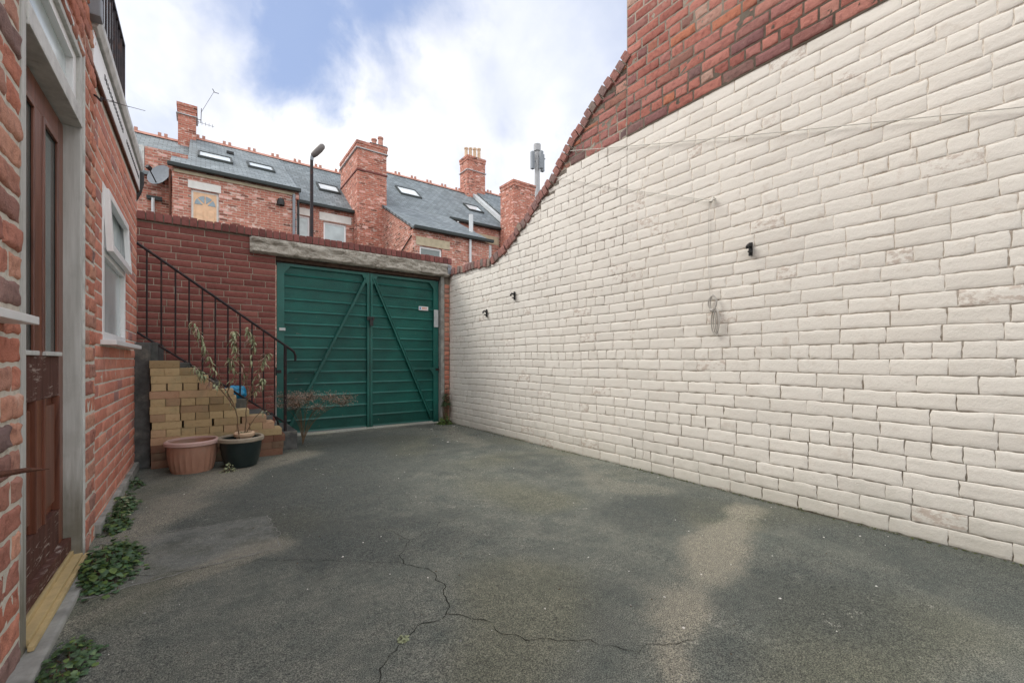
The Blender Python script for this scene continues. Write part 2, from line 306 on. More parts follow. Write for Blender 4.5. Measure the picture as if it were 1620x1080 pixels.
# ---------------------------------------------------------------- mesh building
def wloc(p):
    v = Vector((0,0,0))
    while p is not None: v += p.location; p = p.parent
    return v
def tag(o, label=None, cat=None, group=None, kind=None):
    if label: o['label'] = label
    if cat: o['category'] = cat
    if group: o['group'] = group
    if kind: o['kind'] = kind
    return o
def thing(name, loc, label, cat, group=None):
    o = bpy.data.objects.new(name, None); o.empty_display_size = .1; COL.objects.link(o); o.location = loc
    return tag(o, label, cat, group)
class MB:
    def __init__(s): s.v = []; s.f = []; s.m = []
    def add(s, vs, fs, mi=0):
        k = len(s.v); s.v += [tuple(v) for v in vs]; s.f += [tuple(i+k for i in f) for f in fs]; s.m += [mi]*len(fs); return s
    def box(s, x0, x1, y0, y1, z0, z1, mi=0):
        if x0 > x1: x0, x1 = x1, x0
        if y0 > y1: y0, y1 = y1, y0
        if z0 > z1: z0, z1 = z1, z0
        vs = [(x0,y0,z0),(x1,y0,z0),(x1,y1,z0),(x0,y1,z0),(x0,y0,z1),(x1,y0,z1),(x1,y1,z1),(x0,y1,z1)]
        return s.add(vs, [(0,3,2,1),(4,5,6,7),(0,1,5,4),(1,2,6,5),(2,3,7,6),(3,0,4,7)], mi)
    def obox(s, c, ax, ay, az, mi=0, bev=0):       # oriented box: half-axis vectors
        c, ax, ay, az = map(Vector, (c, ax, ay, az))
        vs = [c+i*ax+j*ay+k*az for k in (-1,1) for j in (-1,1) for i in (-1,1)]
        return s.add(vs, [(0,2,3,1),(4,5,7,6),(0,1,5,4),(1,3,7,5),(3,2,6,7),(2,0,4,6)], mi)
    def bar(s, a, b, w, t, up=(0,1,0), mi=0):      # flat bar from a to b
        a, b = Vector(a), Vector(b); d = b-a; up = Vector(up).normalized(); sd = d.cross(up).normalized()
        return s.obox((a+b)/2, d/2, sd*w/2, up*t/2, mi)
    def tube(s, pts, r, n=8, mi=0, cap=True):
        pts = [Vector(p) for p in pts]; rs = r if isinstance(r, (list, tuple)) else [r]*len(pts)
        vs = []; fs = []; prev = None
        for i, p in enumerate(pts):
            t = (pts[min(i+1, len(pts)-1)] - pts[max(i-1, 0)]).normalized()
            a = prev if prev is not None else (Vector((0,0,1)) if abs(t.z) < .9 else Vector((1,0,0)))
            u = (a - t*a.dot(t)).normalized(); prev = u; q = t.cross(u)
            for k in range(n):
                an = 2*math.pi*k/n; vs.append(p + (u*math.cos(an)+q*math.sin(an))*rs[i])
        for i in range(len(pts)-1):
            for k in range(n):
                fs.append((i*n+k, i*n+(k+1)%n, (i+1)*n+(k+1)%n, (i+1)*n+k))
        if cap: fs.append(tuple(range(n-1, -1, -1))); fs.append(tuple((len(pts)-1)*n+k for k in range(n)))
        return s.add(vs, fs, mi)
    def lathe(s, c, prof, n=40, mi=0, flute=None):
        c = Vector(c); vs = []; fs = []
        for i, (r, z) in enumerate(prof):
            for k in range(n):
                an = 2*math.pi*k/n; rr = r*(flute(i, k) if flute else 1)
                vs.append(c + Vector((rr*math.cos(an), rr*math.sin(an), z)))
        for i in range(len(prof)-1):
            for k in range(n): fs.append((i*n+k, i*n+(k+1)%n, (i+1)*n+(k+1)%n, (i+1)*n+k))
        return s.add(vs, fs, mi)
    def prism(s, poly, off, mi=0):                 # poly: list of 3D points, extruded by off
        n = len(poly); off = Vector(off); vs = [Vector(p) for p in poly] + [Vector(p)+off for p in poly]
        fs = [tuple(range(n)), tuple(range(2*n-1, n-1, -1))] + [(i, n+i, n+(i+1)%n, (i+1)%n) for i in range(n)]
        return s.add(vs, fs, mi)
    def build(s, name, mats, parent=None, smooth=False, bevel=0, fixn=False, origin=None):
        if not isinstance(mats, (list, tuple)): mats = [mats]
        if parent is not None: off = wloc(parent)
        elif origin is not None: off = Vector(origin)
        else:
            xs = [v[0] for v in s.v]; ys = [v[1] for v in s.v]
            off = Vector(((min(xs)+max(xs))/2, (min(ys)+max(ys))/2, min(v[2] for v in s.v)))
        me = bpy.data.meshes.new(name)
        me.from_pydata([tuple(Vector(v)-off) for v in s.v], [], s.f)
        for m in mats: me.materials.append(m)
        if len(mats) > 1: me.polygons.foreach_set('material_index', s.m)
        if fixn or bevel:
            bm = bmesh.new(); bm.from_mesh(me)
            if fixn: bmesh.ops.recalc_face_normals(bm, faces=bm.faces)
            if bevel: bmesh.ops.bevel(bm, geom=list(bm.edges), offset=bevel, segments=2, affect='EDGES', profile=.7, clamp_overlap=True)
            bm.to_mesh(me); bm.free()
        if smooth:
            me.polygons.foreach_set('use_smooth', [True]*len(me.polygons))
            if smooth != 'all': me.set_sharp_from_angle(angle=R(38))
        me.update()
        o = bpy.data.objects.new(name, me); COL.objects.link(o)
        if parent is not None: o.parent = parent
        else: o.location = off
        return o
def nz(x, y, z): return noise.noise(Vector((x, y, z)))

# ---------------------------------------------------------------- brickwork generator
def brickwork(mb, O, U, Nv, u0, u1, z0, z1, L=.232, H=.0897, J=.010, relief=.010, bond=6, top=None, holes=(), seed=0,
              nu=5, nv=3, edge=.010, jit=.0025, rough=.0015, mi=lambda u, z: 0, hdr=True, push=.0015, zoff=0.0, ends=None, warp=0.0):
    U0, U1 = u0, u1
    O, U, Nv = Vector(O), Vector(U), Vector(Nv); Zv = Vector((0,0,1)); rg = random.Random(seed)
    k0 = int((z0-zoff)/H); k = k0
    while True:
        zb = zoff+k*H
        if zb + H > z1 + 1e-4 + (H if top else 0): break
        if ends: u0, u1 = ends(k, U0, U1)
        header = hdr and bond and k % bond == bond-1
        bl = L/2 if header else L
        u = u0 - rg.uniform(0, .3)*L - (bl/2 if k % 2 else 0)
        cells = []
        while u < u1:
            l = bl*rg.uniform(.94, 1.06)
            if not header and rg.random() < .05: l = L*.5
            cells.append((u, u+l)); u += l
        cells = [(max(a, u0), min(b, u1)) for a, b in cells if b > u0 and a < u1]
        if len(cells) > 1 and cells[-1][1]-cells[-1][0] < .07: cells[-2:] = [(cells[-2][0], cells[-1][1])]
        if len(cells) > 1 and cells[0][1]-cells[0][0] < .07: cells[:2] = [(cells[0][0], cells[1][1])]
        for a, b in cells:
            segs = [(a, b)]; zt, zl = zb+H-J/2, zb+J/2
            for (ha, hb, hz0, hz1) in holes:
                if zl < hz1-.004 and zt > hz0+.004:
                    if hz0 > zl+.02: 
                        if a < hb and b > ha: zt = min(zt, hz0-.002) if hz0-zl > .03 else zt
                        if zt <= hz0: continue
                    ns = []
                    for (p, q) in segs:
                        if q <= ha or p >= hb: ns.append((p, q)); continue
                        if p < ha-.02: ns.append((p, ha))
                        if q > hb+.02: ns.append((hb, q))
                    segs = ns
            for (p, q) in segs:
                if q-p < .03: continue
                if top:
                    tz = min(top(p), top(q))
                    if tz < zl+.025: 
                        # try to shorten towards the higher side
                        for i in range(8):
                            if top(q) > top(p): p += (q-p)*.15
                            else: q -= (q-p)*.15
                            tz = min(top(p), top(q))
                            if tz >= zl+.03: break
                        if tz < zl+.03 or q-p < .04: continue
                    ztt = min(zt, tz)
                else: ztt = zt
                p2, q2 = p+J/2, q-J/2
                uc, zc = (p2+q2)/2, (zl+ztt)/2
                e = min(edge, (q2-p2)*.3, (ztt-zl)*.3)
                us = [p2, p2+e*.25, p2+e*.8] + [p2+e*.8+(q2-p2-1.6*e)*i/nu for i in range(1, nu)] + [q2-e*.8, q2-e*.25, q2]
                zs = [zl, zl+e*.25, zl+e*.8] + [zl+e*.8+(ztt-zl-1.6*e)*i/nv for i in range(1, nv)] + [ztt-e*.8, ztt-e*.25, ztt]
                pr = rg.uniform(-push, push); tx = rg.uniform(-1, 1)*push*5; sd2 = rg.uniform(0, 99)
                vs = []; W_ = len(us)
                for j, zz in enumerate(zs):
                    for i, uu in enumerate(us):
                        du = min(uu-p2, q2-uu); dz = min(zz-zl, ztt-zz)
                        ed = min(1, max(0, du)/(e*.8+1e-6)); ez = min(1, max(0, dz)/(e*.8+1e-6))
                        fe = (1-(1-ed)**2)*(1-(1-ez)**2)
                        dep = relief*fe + (pr + tx*(uu-uc) + rough*1.6*nz(uu*22, zz*22, sd2))*fe
                        sc = (1-.0*fe)
                        ju = jit*nz(uu*38+5, zz*38, sd2+3); jz = jit*nz(uu*30, zz*30+9, sd2+7) + (warp*nz((uu if U.y == 0 else uu*1.0)*1.3, zz*2.0, 41+U.y)*min(1, zz*4) if warp else 0)
                        vs.append(O + U*(uu+ju) + Zv*(zz+jz) + Nv*dep)
                fs = [(j*W_+i, j*W_+i+1, (j+1)*W_+i+1, (j+1)*W_+i) for j in range(len(zs)-1) for i in range(W_-1)]
                if U.cross(Zv).dot(Nv) < 0: fs = [f[::-1] for f in fs]
                mb.add(vs, fs, mi(uc, zc))
        k += 1
def panel(mb, O, U, Nv, u0, u1, z0, z1, holes=(), thick=.2, mi=0, dep=0.0):
    """flat wall sheet with rectangular openings, closed with reveals, of real thickness"""
    O, U, Nv = Vector(O), Vector(U), Vector(Nv); Zv = Vector((0,0,1))
    us = sorted({u0, u1, *[h[0] for h in holes], *[h[1] for h in holes]}); us = [u for u in us if u0 <= u <= u1]
    zs = sorted({z0, z1, *[h[2] for h in holes], *[h[3] for h in holes]}); zs = [z for z in zs if z0 <= z <= z1]
    P = lambda u, z, d: O + U*u + Zv*z + Nv*d
    solid = lambda u, z: u0 < u < u1 and z0 < z < z1 and not any(h[0] < u < h[1] and h[2] < z < h[3] for h in holes)
    a, b = dep, dep-thick
    for i in range(len(us)-1):
        for j in range(len(zs)-1):
            ua, ub, za, zb = us[i], us[i+1], zs[j], zs[j+1]; uc, zc = (ua+ub)/2, (za+zb)/2
            if not solid(uc, zc): continue
            mb.add([P(ua,za,a),P(ub,za,a),P(ub,zb,a),P(ua,zb,a)], [(0,1,2,3)], mi)
            mb.add([P(ua,za,b),P(ub,za,b),P(ub,zb,b),P(ua,zb,b)], [(3,2,1,0)], mi)
            E_ = 1e-3
            if not solid(ua-E_, zc): mb.add([P(ua,za,a),P(ua,zb,a),P(ua,zb,b),P(ua,za,b)], [(0,1,2,3)], mi)
            if not solid(ub+E_, zc): mb.add([P(ub,za,a),P(ub,zb,a),P(ub,zb,b),P(ub,za,b)], [(3,2,1,0)], mi)
            if not solid(uc, za-E_): mb.add([P(ua,za,a),P(ub,za,a),P(ub,za,b),P(ua,za,b)], [(3,2,1,0)], mi)
            if not solid(uc, zb+E_): mb.add([P(ua,zb,a),P(ub,zb,a),P(ub,zb,b),P(ua,zb,b)], [(0,1,2,3)], mi)

# ================================================================ GROUND
def poly_d(x, y, pts):
    best = 9
    for (ax, ay), (bx, by) in zip(pts, pts[1:]):
        dx, dy = bx-ax, by-ay; t = max(0, min(1, ((x-ax)*dx+(y-ay)*dy)/(dx*dx+dy*dy)))
        best = min(best, math.hypot(x-ax-t*dx, y-ay-t*dy))
    return best
def gh(x, y): return .006*nz(x*1.1, y*1.1, 2) + .0015*nz(x*6, y*6, 8)
def sst(a, b, x): t = max(0, min(1, (x-a)/(b-a))); return t*t*(3-2*t)
STREAK = [(2.9, 1.42), (2.54, 1.33), (2.2, 1.2), (1.93, 1.10), (1.6, .98), (1.29, .86), (.95, .6)]
LPATCH = [(-.45, 2.75), (-.3, 3.3), (-.1, 3.9), (.25, 4.5), (.8, 4.85)]
LBAND = [(-.42, 2.25), (-.2, 2.40), (.05, 2.47), (.34, 2.58)]
NEARW = [(3.0, 5.6), (2.7, 5.0), (2.62, 4.3)]
NEARW2 = [(2.95, 3.0), (2.55, 2.3), (2.85, 1.95)]
SLAB = (-.46, .35, 2.5, 3.3)
def gmask(x, y):
    wob = nz(x*2.1, y*2.1, 1)*.16 + nz(x*6, y*6, 4)*.06 + nz(x*17, y*17, 6)*.025
    dry = .95*(1-sst(.02, .20, poly_d(x, y, STREAK)+wob*1.0))
    dry = max(dry, .8*(1-sst(.05, .36, poly_d(x, y, LPATCH)+wob)))
    dry = max(dry, .6*(1-sst(.04, .34, poly_d(x, y, NEARW)+wob)))
    dry = max(dry, .55*(1-sst(.0, .22, poly_d(x, y, NEARW2)+wob)))
    dry = max(dry, .75*(1-sst(.02, .15, poly_d(x, y, LBAND)+wob*.8)))
    dry = max(dry, .35*(1-sst(.05, .6, abs(x-3.2)+wob)) * sst(.5, 1.5, y))
    dark = sst(.0, .5, nz(x*.8+3, y*.8, 11)+.18+.3*nz(x*5, y*5, 2)) * .7
    dark = max(dark, .85*(1-sst(.2, .75, math.hypot(x-2.5, (y-1.75)*1.6)+wob)))
    dark = max(dark, .75*(1-sst(.2, .75, math.hypot(x-2.1, (y-.7)*1.5)+wob)))
    dark = max(dark, .7*(1-sst(.3, 1.1, poly_d(x, y, [(.6, 3.3), (1.0, 4.3), (1.6, 5.3)])+wob)))
    if -.47 < x < .34+wob*.1 and 2.52+.06*x < y < 3.12: slab = 1.0
    else: slab = 0.0
    dark *= (1-dry)
    green = sst(.1, .5, nz(x*1.3+8, y*1.3, 5)+.12)
    return (dry, dark, max(slab, 0), green)
gx = [-.9+i*.035 for i in range(121)]; gy = [-1.2+i*.035 for i in range(217)]
mb = MB(); nxg = len(gx)
mb.v = [(x, y, gh(x, y)) for y in gy for x in gx]
mb.f = [(j*nxg+i, j*nxg+i+1, (j+1)*nxg+i+1, (j+1)*nxg+i) for j in range(len(gy)-1) for i in range(nxg-1)]; mb.m = [0]*len(mb.f)
def yardfn(n, b):
    p = n.pos(); at = n.n.new('ShaderNodeAttribute'); at.attribute_name = 'stain'
    s = n.n.new('ShaderNodeSeparateColor'); n.l.new(at.outputs['Color'], s.inputs[0])
    dry, dark, slab = s.outputs[0], s.outputs[1], s.outputs[2]; green = at.outputs['Alpha']
    f1 = n.noise(p, 240, 3, .8); f2 = n.noise(p, 60, 6, .75); mid = n.noise(p, 6, 7, .65)
    col = n.ramp(mid, [(.3, (.082,.094,.085)), (.7, (.145,.150,.130))])
    col = n.mix(n.math('MULTIPLY', green, .55), col, (.118,.118,.082))
    col = n.mix(n.math('MULTIPLY', dark, .9), col, (.052,.060,.058))
    col = n.mix(n.math('MULTIPLY', slab, n.smooth(mid, .2, .65)), col, n.mix(n.math('MULTIPLY', dry, .8), (.15,.158,.145), (.22,.21,.175)))
    col = n.mix(n.math('MULTIPLY', dry, n.smooth(n.math('ADD', n.math('MULTIPLY', dry, .6), f2), .50, 1.15)), col, (.20,.19,.155))
    splat = n.math('MULTIPLY', n.smooth(n.noise(p, 7.5, 9, .78), .60, .68), n.smooth(n.noise(n.mapping(p, loc=(4,2,0)), 1.1, 3), .45, .62))
    col = n.mix(n.math('MULTIPLY', splat, .7), col, (.30,.30,.27))
    oil = n.smooth(n.noise(n.mapping(p, loc=(9,5,0)), 2.6, 7, .7), .60, .72)
    col = n.mix(n.math('MULTIPLY', oil, .5), col, (.04,.045,.042))
    sp = n.ramp(f1, [(.38, (.22,.22,.22)), (.49, (.95,.95,.95)), (.60, (2.3,2.25,2.1))])
    col = n.mix(n.math('SUBTRACT', .85, n.math('MULTIPLY', slab, .35)), col, n.mix(1.0, col, sp, 'MULTIPLY'))
    col = n.mix(.45, col, n.mix(1.0, col, n.ramp(n.noise(n.mapping(p, loc=(2,7,0)), 34, 8, .8), [(.36, (.55,.55,.55)), (.5, (1,1,1)), (.64, (1.6,1.58,1.5))]), 'MULTIPLY'))
    vo = n.n.new('ShaderNodeTexVoronoi'); n.l.new(p, vo.inputs['Vector']); vo.inputs['Scale'].default_value = 55
    fl = n.math('MULTIPLY', n.math('LESS_THAN', vo.outputs['Distance'], .14), n.math('GREATER_THAN', n.noise(p, 27, 2), .60))
    col = n.mix(n.math('MULTIPLY', fl, .55), col, (.34,.34,.31))
    h = n.math('ADD', n.math('MULTIPLY', f1, .6), n.math('MULTIPLY', f2, .5))
    return col, n.bump(h, .25, .003)
M_YARD = mat('worn_asphalt', yardfn, .85, .3)
M_LANE = plain('lane_asphalt', (.09,.09,.085), .3, 2, .9, .3, bump=.6)
yard = mb.build('yard_surface', [M_YARD], origin=(0,0,0), smooth='all'); tag(yard, kind='structure')
ca = yard.data.color_attributes.new('stain', 'FLOAT_COLOR', 'POINT')
buf = []
for v in mb.v: buf += list(gmask(v[0], v[1]))
ca.data.foreach_set('color', buf)
g = MB(); g.add([(-600,-600,-.03),(600,-600,-.03),(600,600,-.03),(-600,600,-.03)], [(0,1,2,3)])
tag(g.build('ground', [M_LANE], origin=(0,0,0)), kind='structure')
# cracks: thin dark ribbons a hair above the yard
def ribbon(mb, pts, w0, w1, seed):
    rg = random.Random(seed); P = []
    for (a, b) in zip(pts, pts[1:]):
        a, b = Vector((*a, 0)), Vector((*b, 0)); n_ = max(2, int((b-a).length/.022)); side = Vector((-(b-a).y, (b-a).x, 0)).normalized()
        for i in range(n_):
            t = i/n_; q = a.lerp(b, t); P.append(q + side*(nz(q.x*14, q.y*14, seed)*.035+rg.uniform(-.006, .006)))
    P.append(Vector((*pts[-1], 0))); n_ = len(P); vs = []
    for i, q in enumerate(P):
        t = (P[min(i+1, n_-1)]-P[max(i-1, 0)]).normalized(); sd_ = Vector((-t.y, t.x, 0)); wd = (w0+(w1-w0)*i/n_)*rg.uniform(.25, 1.4)/3.4
        for sg in (-1, 1):
            r_ = q+sd_*wd*sg; vs.append((r_.x, r_.y, gh(r_.x, r_.y)+.0018))
    mb.add(vs, [(2*i, 2*i+1, 2*i+3, 2*i+2)[::-1] for i in range(n_-1)])
M_CRACK = plain('crack_dirt', (.018,.017,.014), .3, 40, 1, .05)
M_PALE = plain('pale_mortar_smear', (.25,.25,.23), .3, 40, 1, .05, bump=.6)
mb = MB()
ribbon(mb, [(.33, 1.25), (.45, 1.33), (.60, 1.47), (.77, 1.5)], .007, .005, 1)
ribbon(mb, [(.77, 1.5), (.86, 1.68), (.87, 1.85), (.80, 1.99), (.81, 2.08), (.92, 2.2), (.90, 2.33), (.84, 2.5)], .006, .003, 2)
ribbon(mb, [(.92, 2.2), (1.08, 2.33), (1.25, 2.36), (1.55, 2.38), (1.7, 2.42)], .004, .002, 3)
ribbon(mb, [(.77, 1.5), (.86, 1.38), (.93, 1.2), (1.05, 1.1), (1.2, .93), (1.4, .84)], .006, .003, 4)
ribbon(mb, [(.80, 1.99), (.62, 2.12), (.45, 2.28), (.22, 2.44), (-.05, 2.52), (-.3, 2.6)], .003, .004, 5)
tag(mb.build('ground_cracks', [M_CRACK], origin=(0,0,0)), kind='structure')
mb = MB()
ribbon(mb, [(-.45, 3.14), (-.1, 3.13), (.34, 3.11)], .010, .006, 11)
ribbon(mb, [(.34, 3.11), (.36, 2.8), (.33, 2.55)], .008, .008, 12)
ribbon(mb, [(.33, 2.55), (.1, 2.52), (-.15, 2.50), (-.4, 2.47)], .010, .03, 13)
ribbon(mb, [(-.4, 4.0), (-.2, 4.05), (-.05, 4.2)], .012, .006, 14)
tag(mb.build('slab_joint_smears', [M_PALE], origin=(0,0,0)), kind='structure')

# ================================================================ RIGHT WALLS
XW = 3.2; HC = .0897
TOP = [(-9, 2.42), (4.9, 2.38), (4.56, 2.49), (4.16, 2.72), (3.94, 2.88), (3.69, 3.03), (3.33, 3.36), (3.01, 3.58), (2.6, 3.85)]
TOP = [(6.3, 2.43)] + TOP[1:]
def ytop(y):
    for (a, za), (b, zb) in zip(TOP, TOP[1:]):
        if b <= y <= a: return za+(zb-za)*(a-y)/(a-b)
    return TOP[0][1] if y > 6.3 else TOP[-1][1]
CO = .105   # coping height
def pmi(y, z): return 1 if z > 3.05 else 0
# u runs along -Y so that U x Z faces -X :  U=(0,-1,0), Z -> cross = (-1,0,0)
wall = thing('boundary_wall', (XW+.1, 4.4, 0), 'tall cream painted brick yard wall with sloping top beside the green gate', 'wall')
mb = MB()
def tooth(k): return 0.0 if k >= 30 else (.116 if k % 2 else 0.0) + random.Random(k*7+1).choice([0, .06, -.05, .12])
def e_far(k, a, b): return a, -2.6+tooth(k)
def e_near(k, a, b): return -2.6+tooth(k), b
def cream(u0, u1, ends, seed, O):
    brickwork(mb, O, (0,-1,0), (-1,0,0), u0, u1, 0, 3.0500, H=HC, L=.232, J=.0042, relief=.0026, top=(lambda u: min(3.05, ytop(-u)-CO+.01)) if seed == 3 else None, seed=seed, jit=.0066, rough=.0010, edge=.0065, push=.0007, nu=6, nv=4, ends=ends, warp=.011)
def redtop(u0, u1, z1, seed, O, top=None):
    brickwork(mb, O, (0,-1,0), (-1,0,0), u0, u1, 3.0499, z1, H=HC, L=.228, J=.014, relief=.0035, top=top, seed=seed, jit=.0045, rough=.004, edge=.007, push=.002, nu=5, nv=3, mi=lambda u, z: 2, warp=.006)
cream(-6.28, -2.6, e_far, 3, (XW,0,0))
redtop(-3.75, -2.602, 3.9, 23, (XW,0,0), lambda u: ytop(-u)-CO+.01)
poly = [(XW, 2.6, -.05), (XW, 6.28, -.05)] + [(XW, y, z-CO+.012) for y, z in [(6.28, 2.43)]+TOP[1:]]
k = len(mb.f); low = [(XW, 2.6, -.05), (XW, 6.28, -.05), (XW, 6.28, 2.1), (XW, 2.6, 2.1)]
def sect(y0, y1, za, zb, mi):  # mortar core slices
    mb.add([(XW,y0,za),(XW,y1,za),(XW,y1,zb[1]),(XW,y0,zb[0]),(XW+.23,y0,za),(XW+.23,y1,za),(XW+.23,y1,zb[1]),(XW+.23,y0,zb[0])],
           [(0,1,2,3)[::-1],(4,5,6,7),(3,2,6,7),(0,3,7,4),(1,5,6,2)], mi)
ys = sorted({2.6, 6.28, 3.62, *[p[0] for p in TOP if 2.6 < p[0] < 6.28]})
for a, b in zip(ys, ys[1:]):
    ta, tb = ytop(a)-CO+.012, ytop(b)-CO+.012
    if b <= 3.62:
        sect(a, b, -.05, (3.048, 3.048), 1)
        if ta > 3.05 or tb > 3.05: sect(a, b, 3.048, (max(3.05, ta), max(3.05, tb)), 3)
    else: sect(a, b, -.05, (ta, tb), 1)
mb.build('brickwork', [M_PAINT, M_PMORT, M_RED, M_REDM], wall, smooth='all')
# coping of bricks on edge along the slope
mb = MB(); pts = [Vector((0, y, z)) for y, z in [(6.22, 2.43)]+TOP[1:]]; rg = random.Random(5)
for a, b in zip(pts, pts[1:]):
    dv = b-a; n_ = max(1, round(dv.length/.082)); t = dv.normalized(); up = Vector((1,0,0)).cross(t); up = up if up.z > 0 else -up
    for i in range(n_):
        c = a + dv*(i+.5)/n_; j = rg.uniform(-.014, .010); tw = rg.uniform(-.13, .13)
        t2 = (t + up*tw).normalized(); up2 = (up - t*tw).normalized()
        c = c - up*(CO/2) + up*j
        mb.obox((XW+.10+rg.uniform(-.012, .006), c.y, c.z), Vector((.125,0,0)), t2*(dv.length/n_/2-.005), up2*CO/2)
mb.build('coping', [M_COPE2], wall, bevel=.008, smooth=True)
mb = MB()
for a, b in zip(pts, pts[1:]):
    dv = b-a; t = dv.normalized(); up = Vector((1,0,0)).cross(t); up = up if up.z > 0 else -up
    c = (a+b)/2 - up*(CO*.55); mb.obox((XW+.105, c.y, c.z), (.108,0,0), dv/2, up*CO*.38)
mb.build('coping_mortar', [M_REDM], wall)
# gable of the neighbouring building
gab = thing('gable_wall', (XW+.1, .5, 0), 'tall red brick gable whose lower part is painted cream, at the right', 'building')
mb = MB(); XG = XW
cream(-2.6, 1.2, e_near, 4, (XG,0,0)); redtop(-2.597, 1.2, 5.6, 24, (XG-.008,0,0))
mb.box(XG, XG+.3, -1.2, 2.597, -.05, 3.048, 1); mb.box(XG-.008, XG+.3, -1.2, 2.597, 3.048, 5.6, 3)
mb.build('brickwork', [M_PAINT, M_PMORT, M_RED, M_REDM], gab, smooth='all')

# ================================================================ BACK WALL
YB = 6.1
bw = thing('back_wall', (1.3, YB+.1, 0), 'dark red brick wall with brick coping beside and over the green gate', 'wall')
mb = MB(); GATE0, GATE1 = .76, 3.075
brickwork(mb, (0,YB,0), (1,0,0), (0,-1,0), -3.2, GATE0, 0, 2.485, H=.0752, L=.235, J=.0075, relief=.0035, bond=0, hdr=False, seed=8, jit=.0012, rough=.0006, edge=.006, nu=3, nv=2, push=.001)
brickwork(mb, (0,YB,0), (1,0,0), (0,-1,0), 3.10, XW-.006, 0, 2.25, H=.0752, L=.21, J=.012, relief=.006, bond=0, hdr=False, seed=9, jit=.006, rough=.004, edge=.01, nu=3, nv=2, mi=lambda u, z: 2)
mb.box(-3.2, GATE0, YB, YB+.21, -.05, 2.49, 1); mb.box(GATE1, XW-.002, YB, YB+.21, -.05, 2.30, 1); mb.box(GATE0, XW-.002, YB+.02, YB+.21, 2.30, 2.49, 1)
mb.build('brickwork', [M_BACK, M_BACKM, M_OLD], bw, smooth='all')
mb = MB(); x = -3.2; rg = random.Random(3)
while x < XW-.03:
    mb.box(x+.004, x+.071, YB-.035+rg.uniform(-.004,.004), YB+.20, 2.497, 2.592+rg.uniform(-.006, .005)); x += .0755
mb.build('coping', [M_COPE], bw, bevel=.007, smooth=True)
mb = MB(); mb.box(-3.2, XW-.03, YB-.02, YB+.19, 2.494, 2.575); mb.build('coping_mortar', [M_BACKM], bw)
# stone lintel: rock-faced beam
mb = MB(); NX, NZ = 90, 12; x0, x1, z0, z1 = .48, XW-.012, 2.288, 2.490; vs = []
for j in range(NZ+1):
    for i in range(NX+1):
        x = x0+(x1-x0)*i/NX; z = z0+(z1-z0)*j/NZ; e = min(j, NZ-j, i, NX-i)
        dpt = 0 if e == 0 else .03+.03*nz(x*4, z*9, 3)+.035*(1-abs(nz(x*7+z*9, z*16, 5))*2)*.6+.012*nz(x*30, z*40, 1)
        vs.append((x, YB-.03-max(0, dpt), z))
mb.add(vs, [(j*(NX+1)+i, j*(NX+1)+i+1, (j+1)*(NX+1)+i+1, (j+1)*(NX+1)+i) for j in range(NZ) for i in range(NX)])
mb.box(x0, x1, YB-.03, YB+.016, z0, z1)
mb.build('stone_lintel', [M_STONE], bw, smooth='all')
mb = MB(); mb.box(XW-.075, XW-.008, YB-.078, YB-.062, 2.33, 2.47); mb.build('lead_patch', [M_GREYP], bw, bevel=.006)
mb = MB(); mb.box(GATE0, GATE1, YB+.03, YB+.14, 2.24, 2.293); mb.build('timber_head', [M_OLDW], bw)
mb = MB(); mb.box(GATE1-.035, GATE1+.022, YB-.012, YB+.16, 0, 2.292); mb.build('gate_post', [M_KERB], bw, bevel=.006)

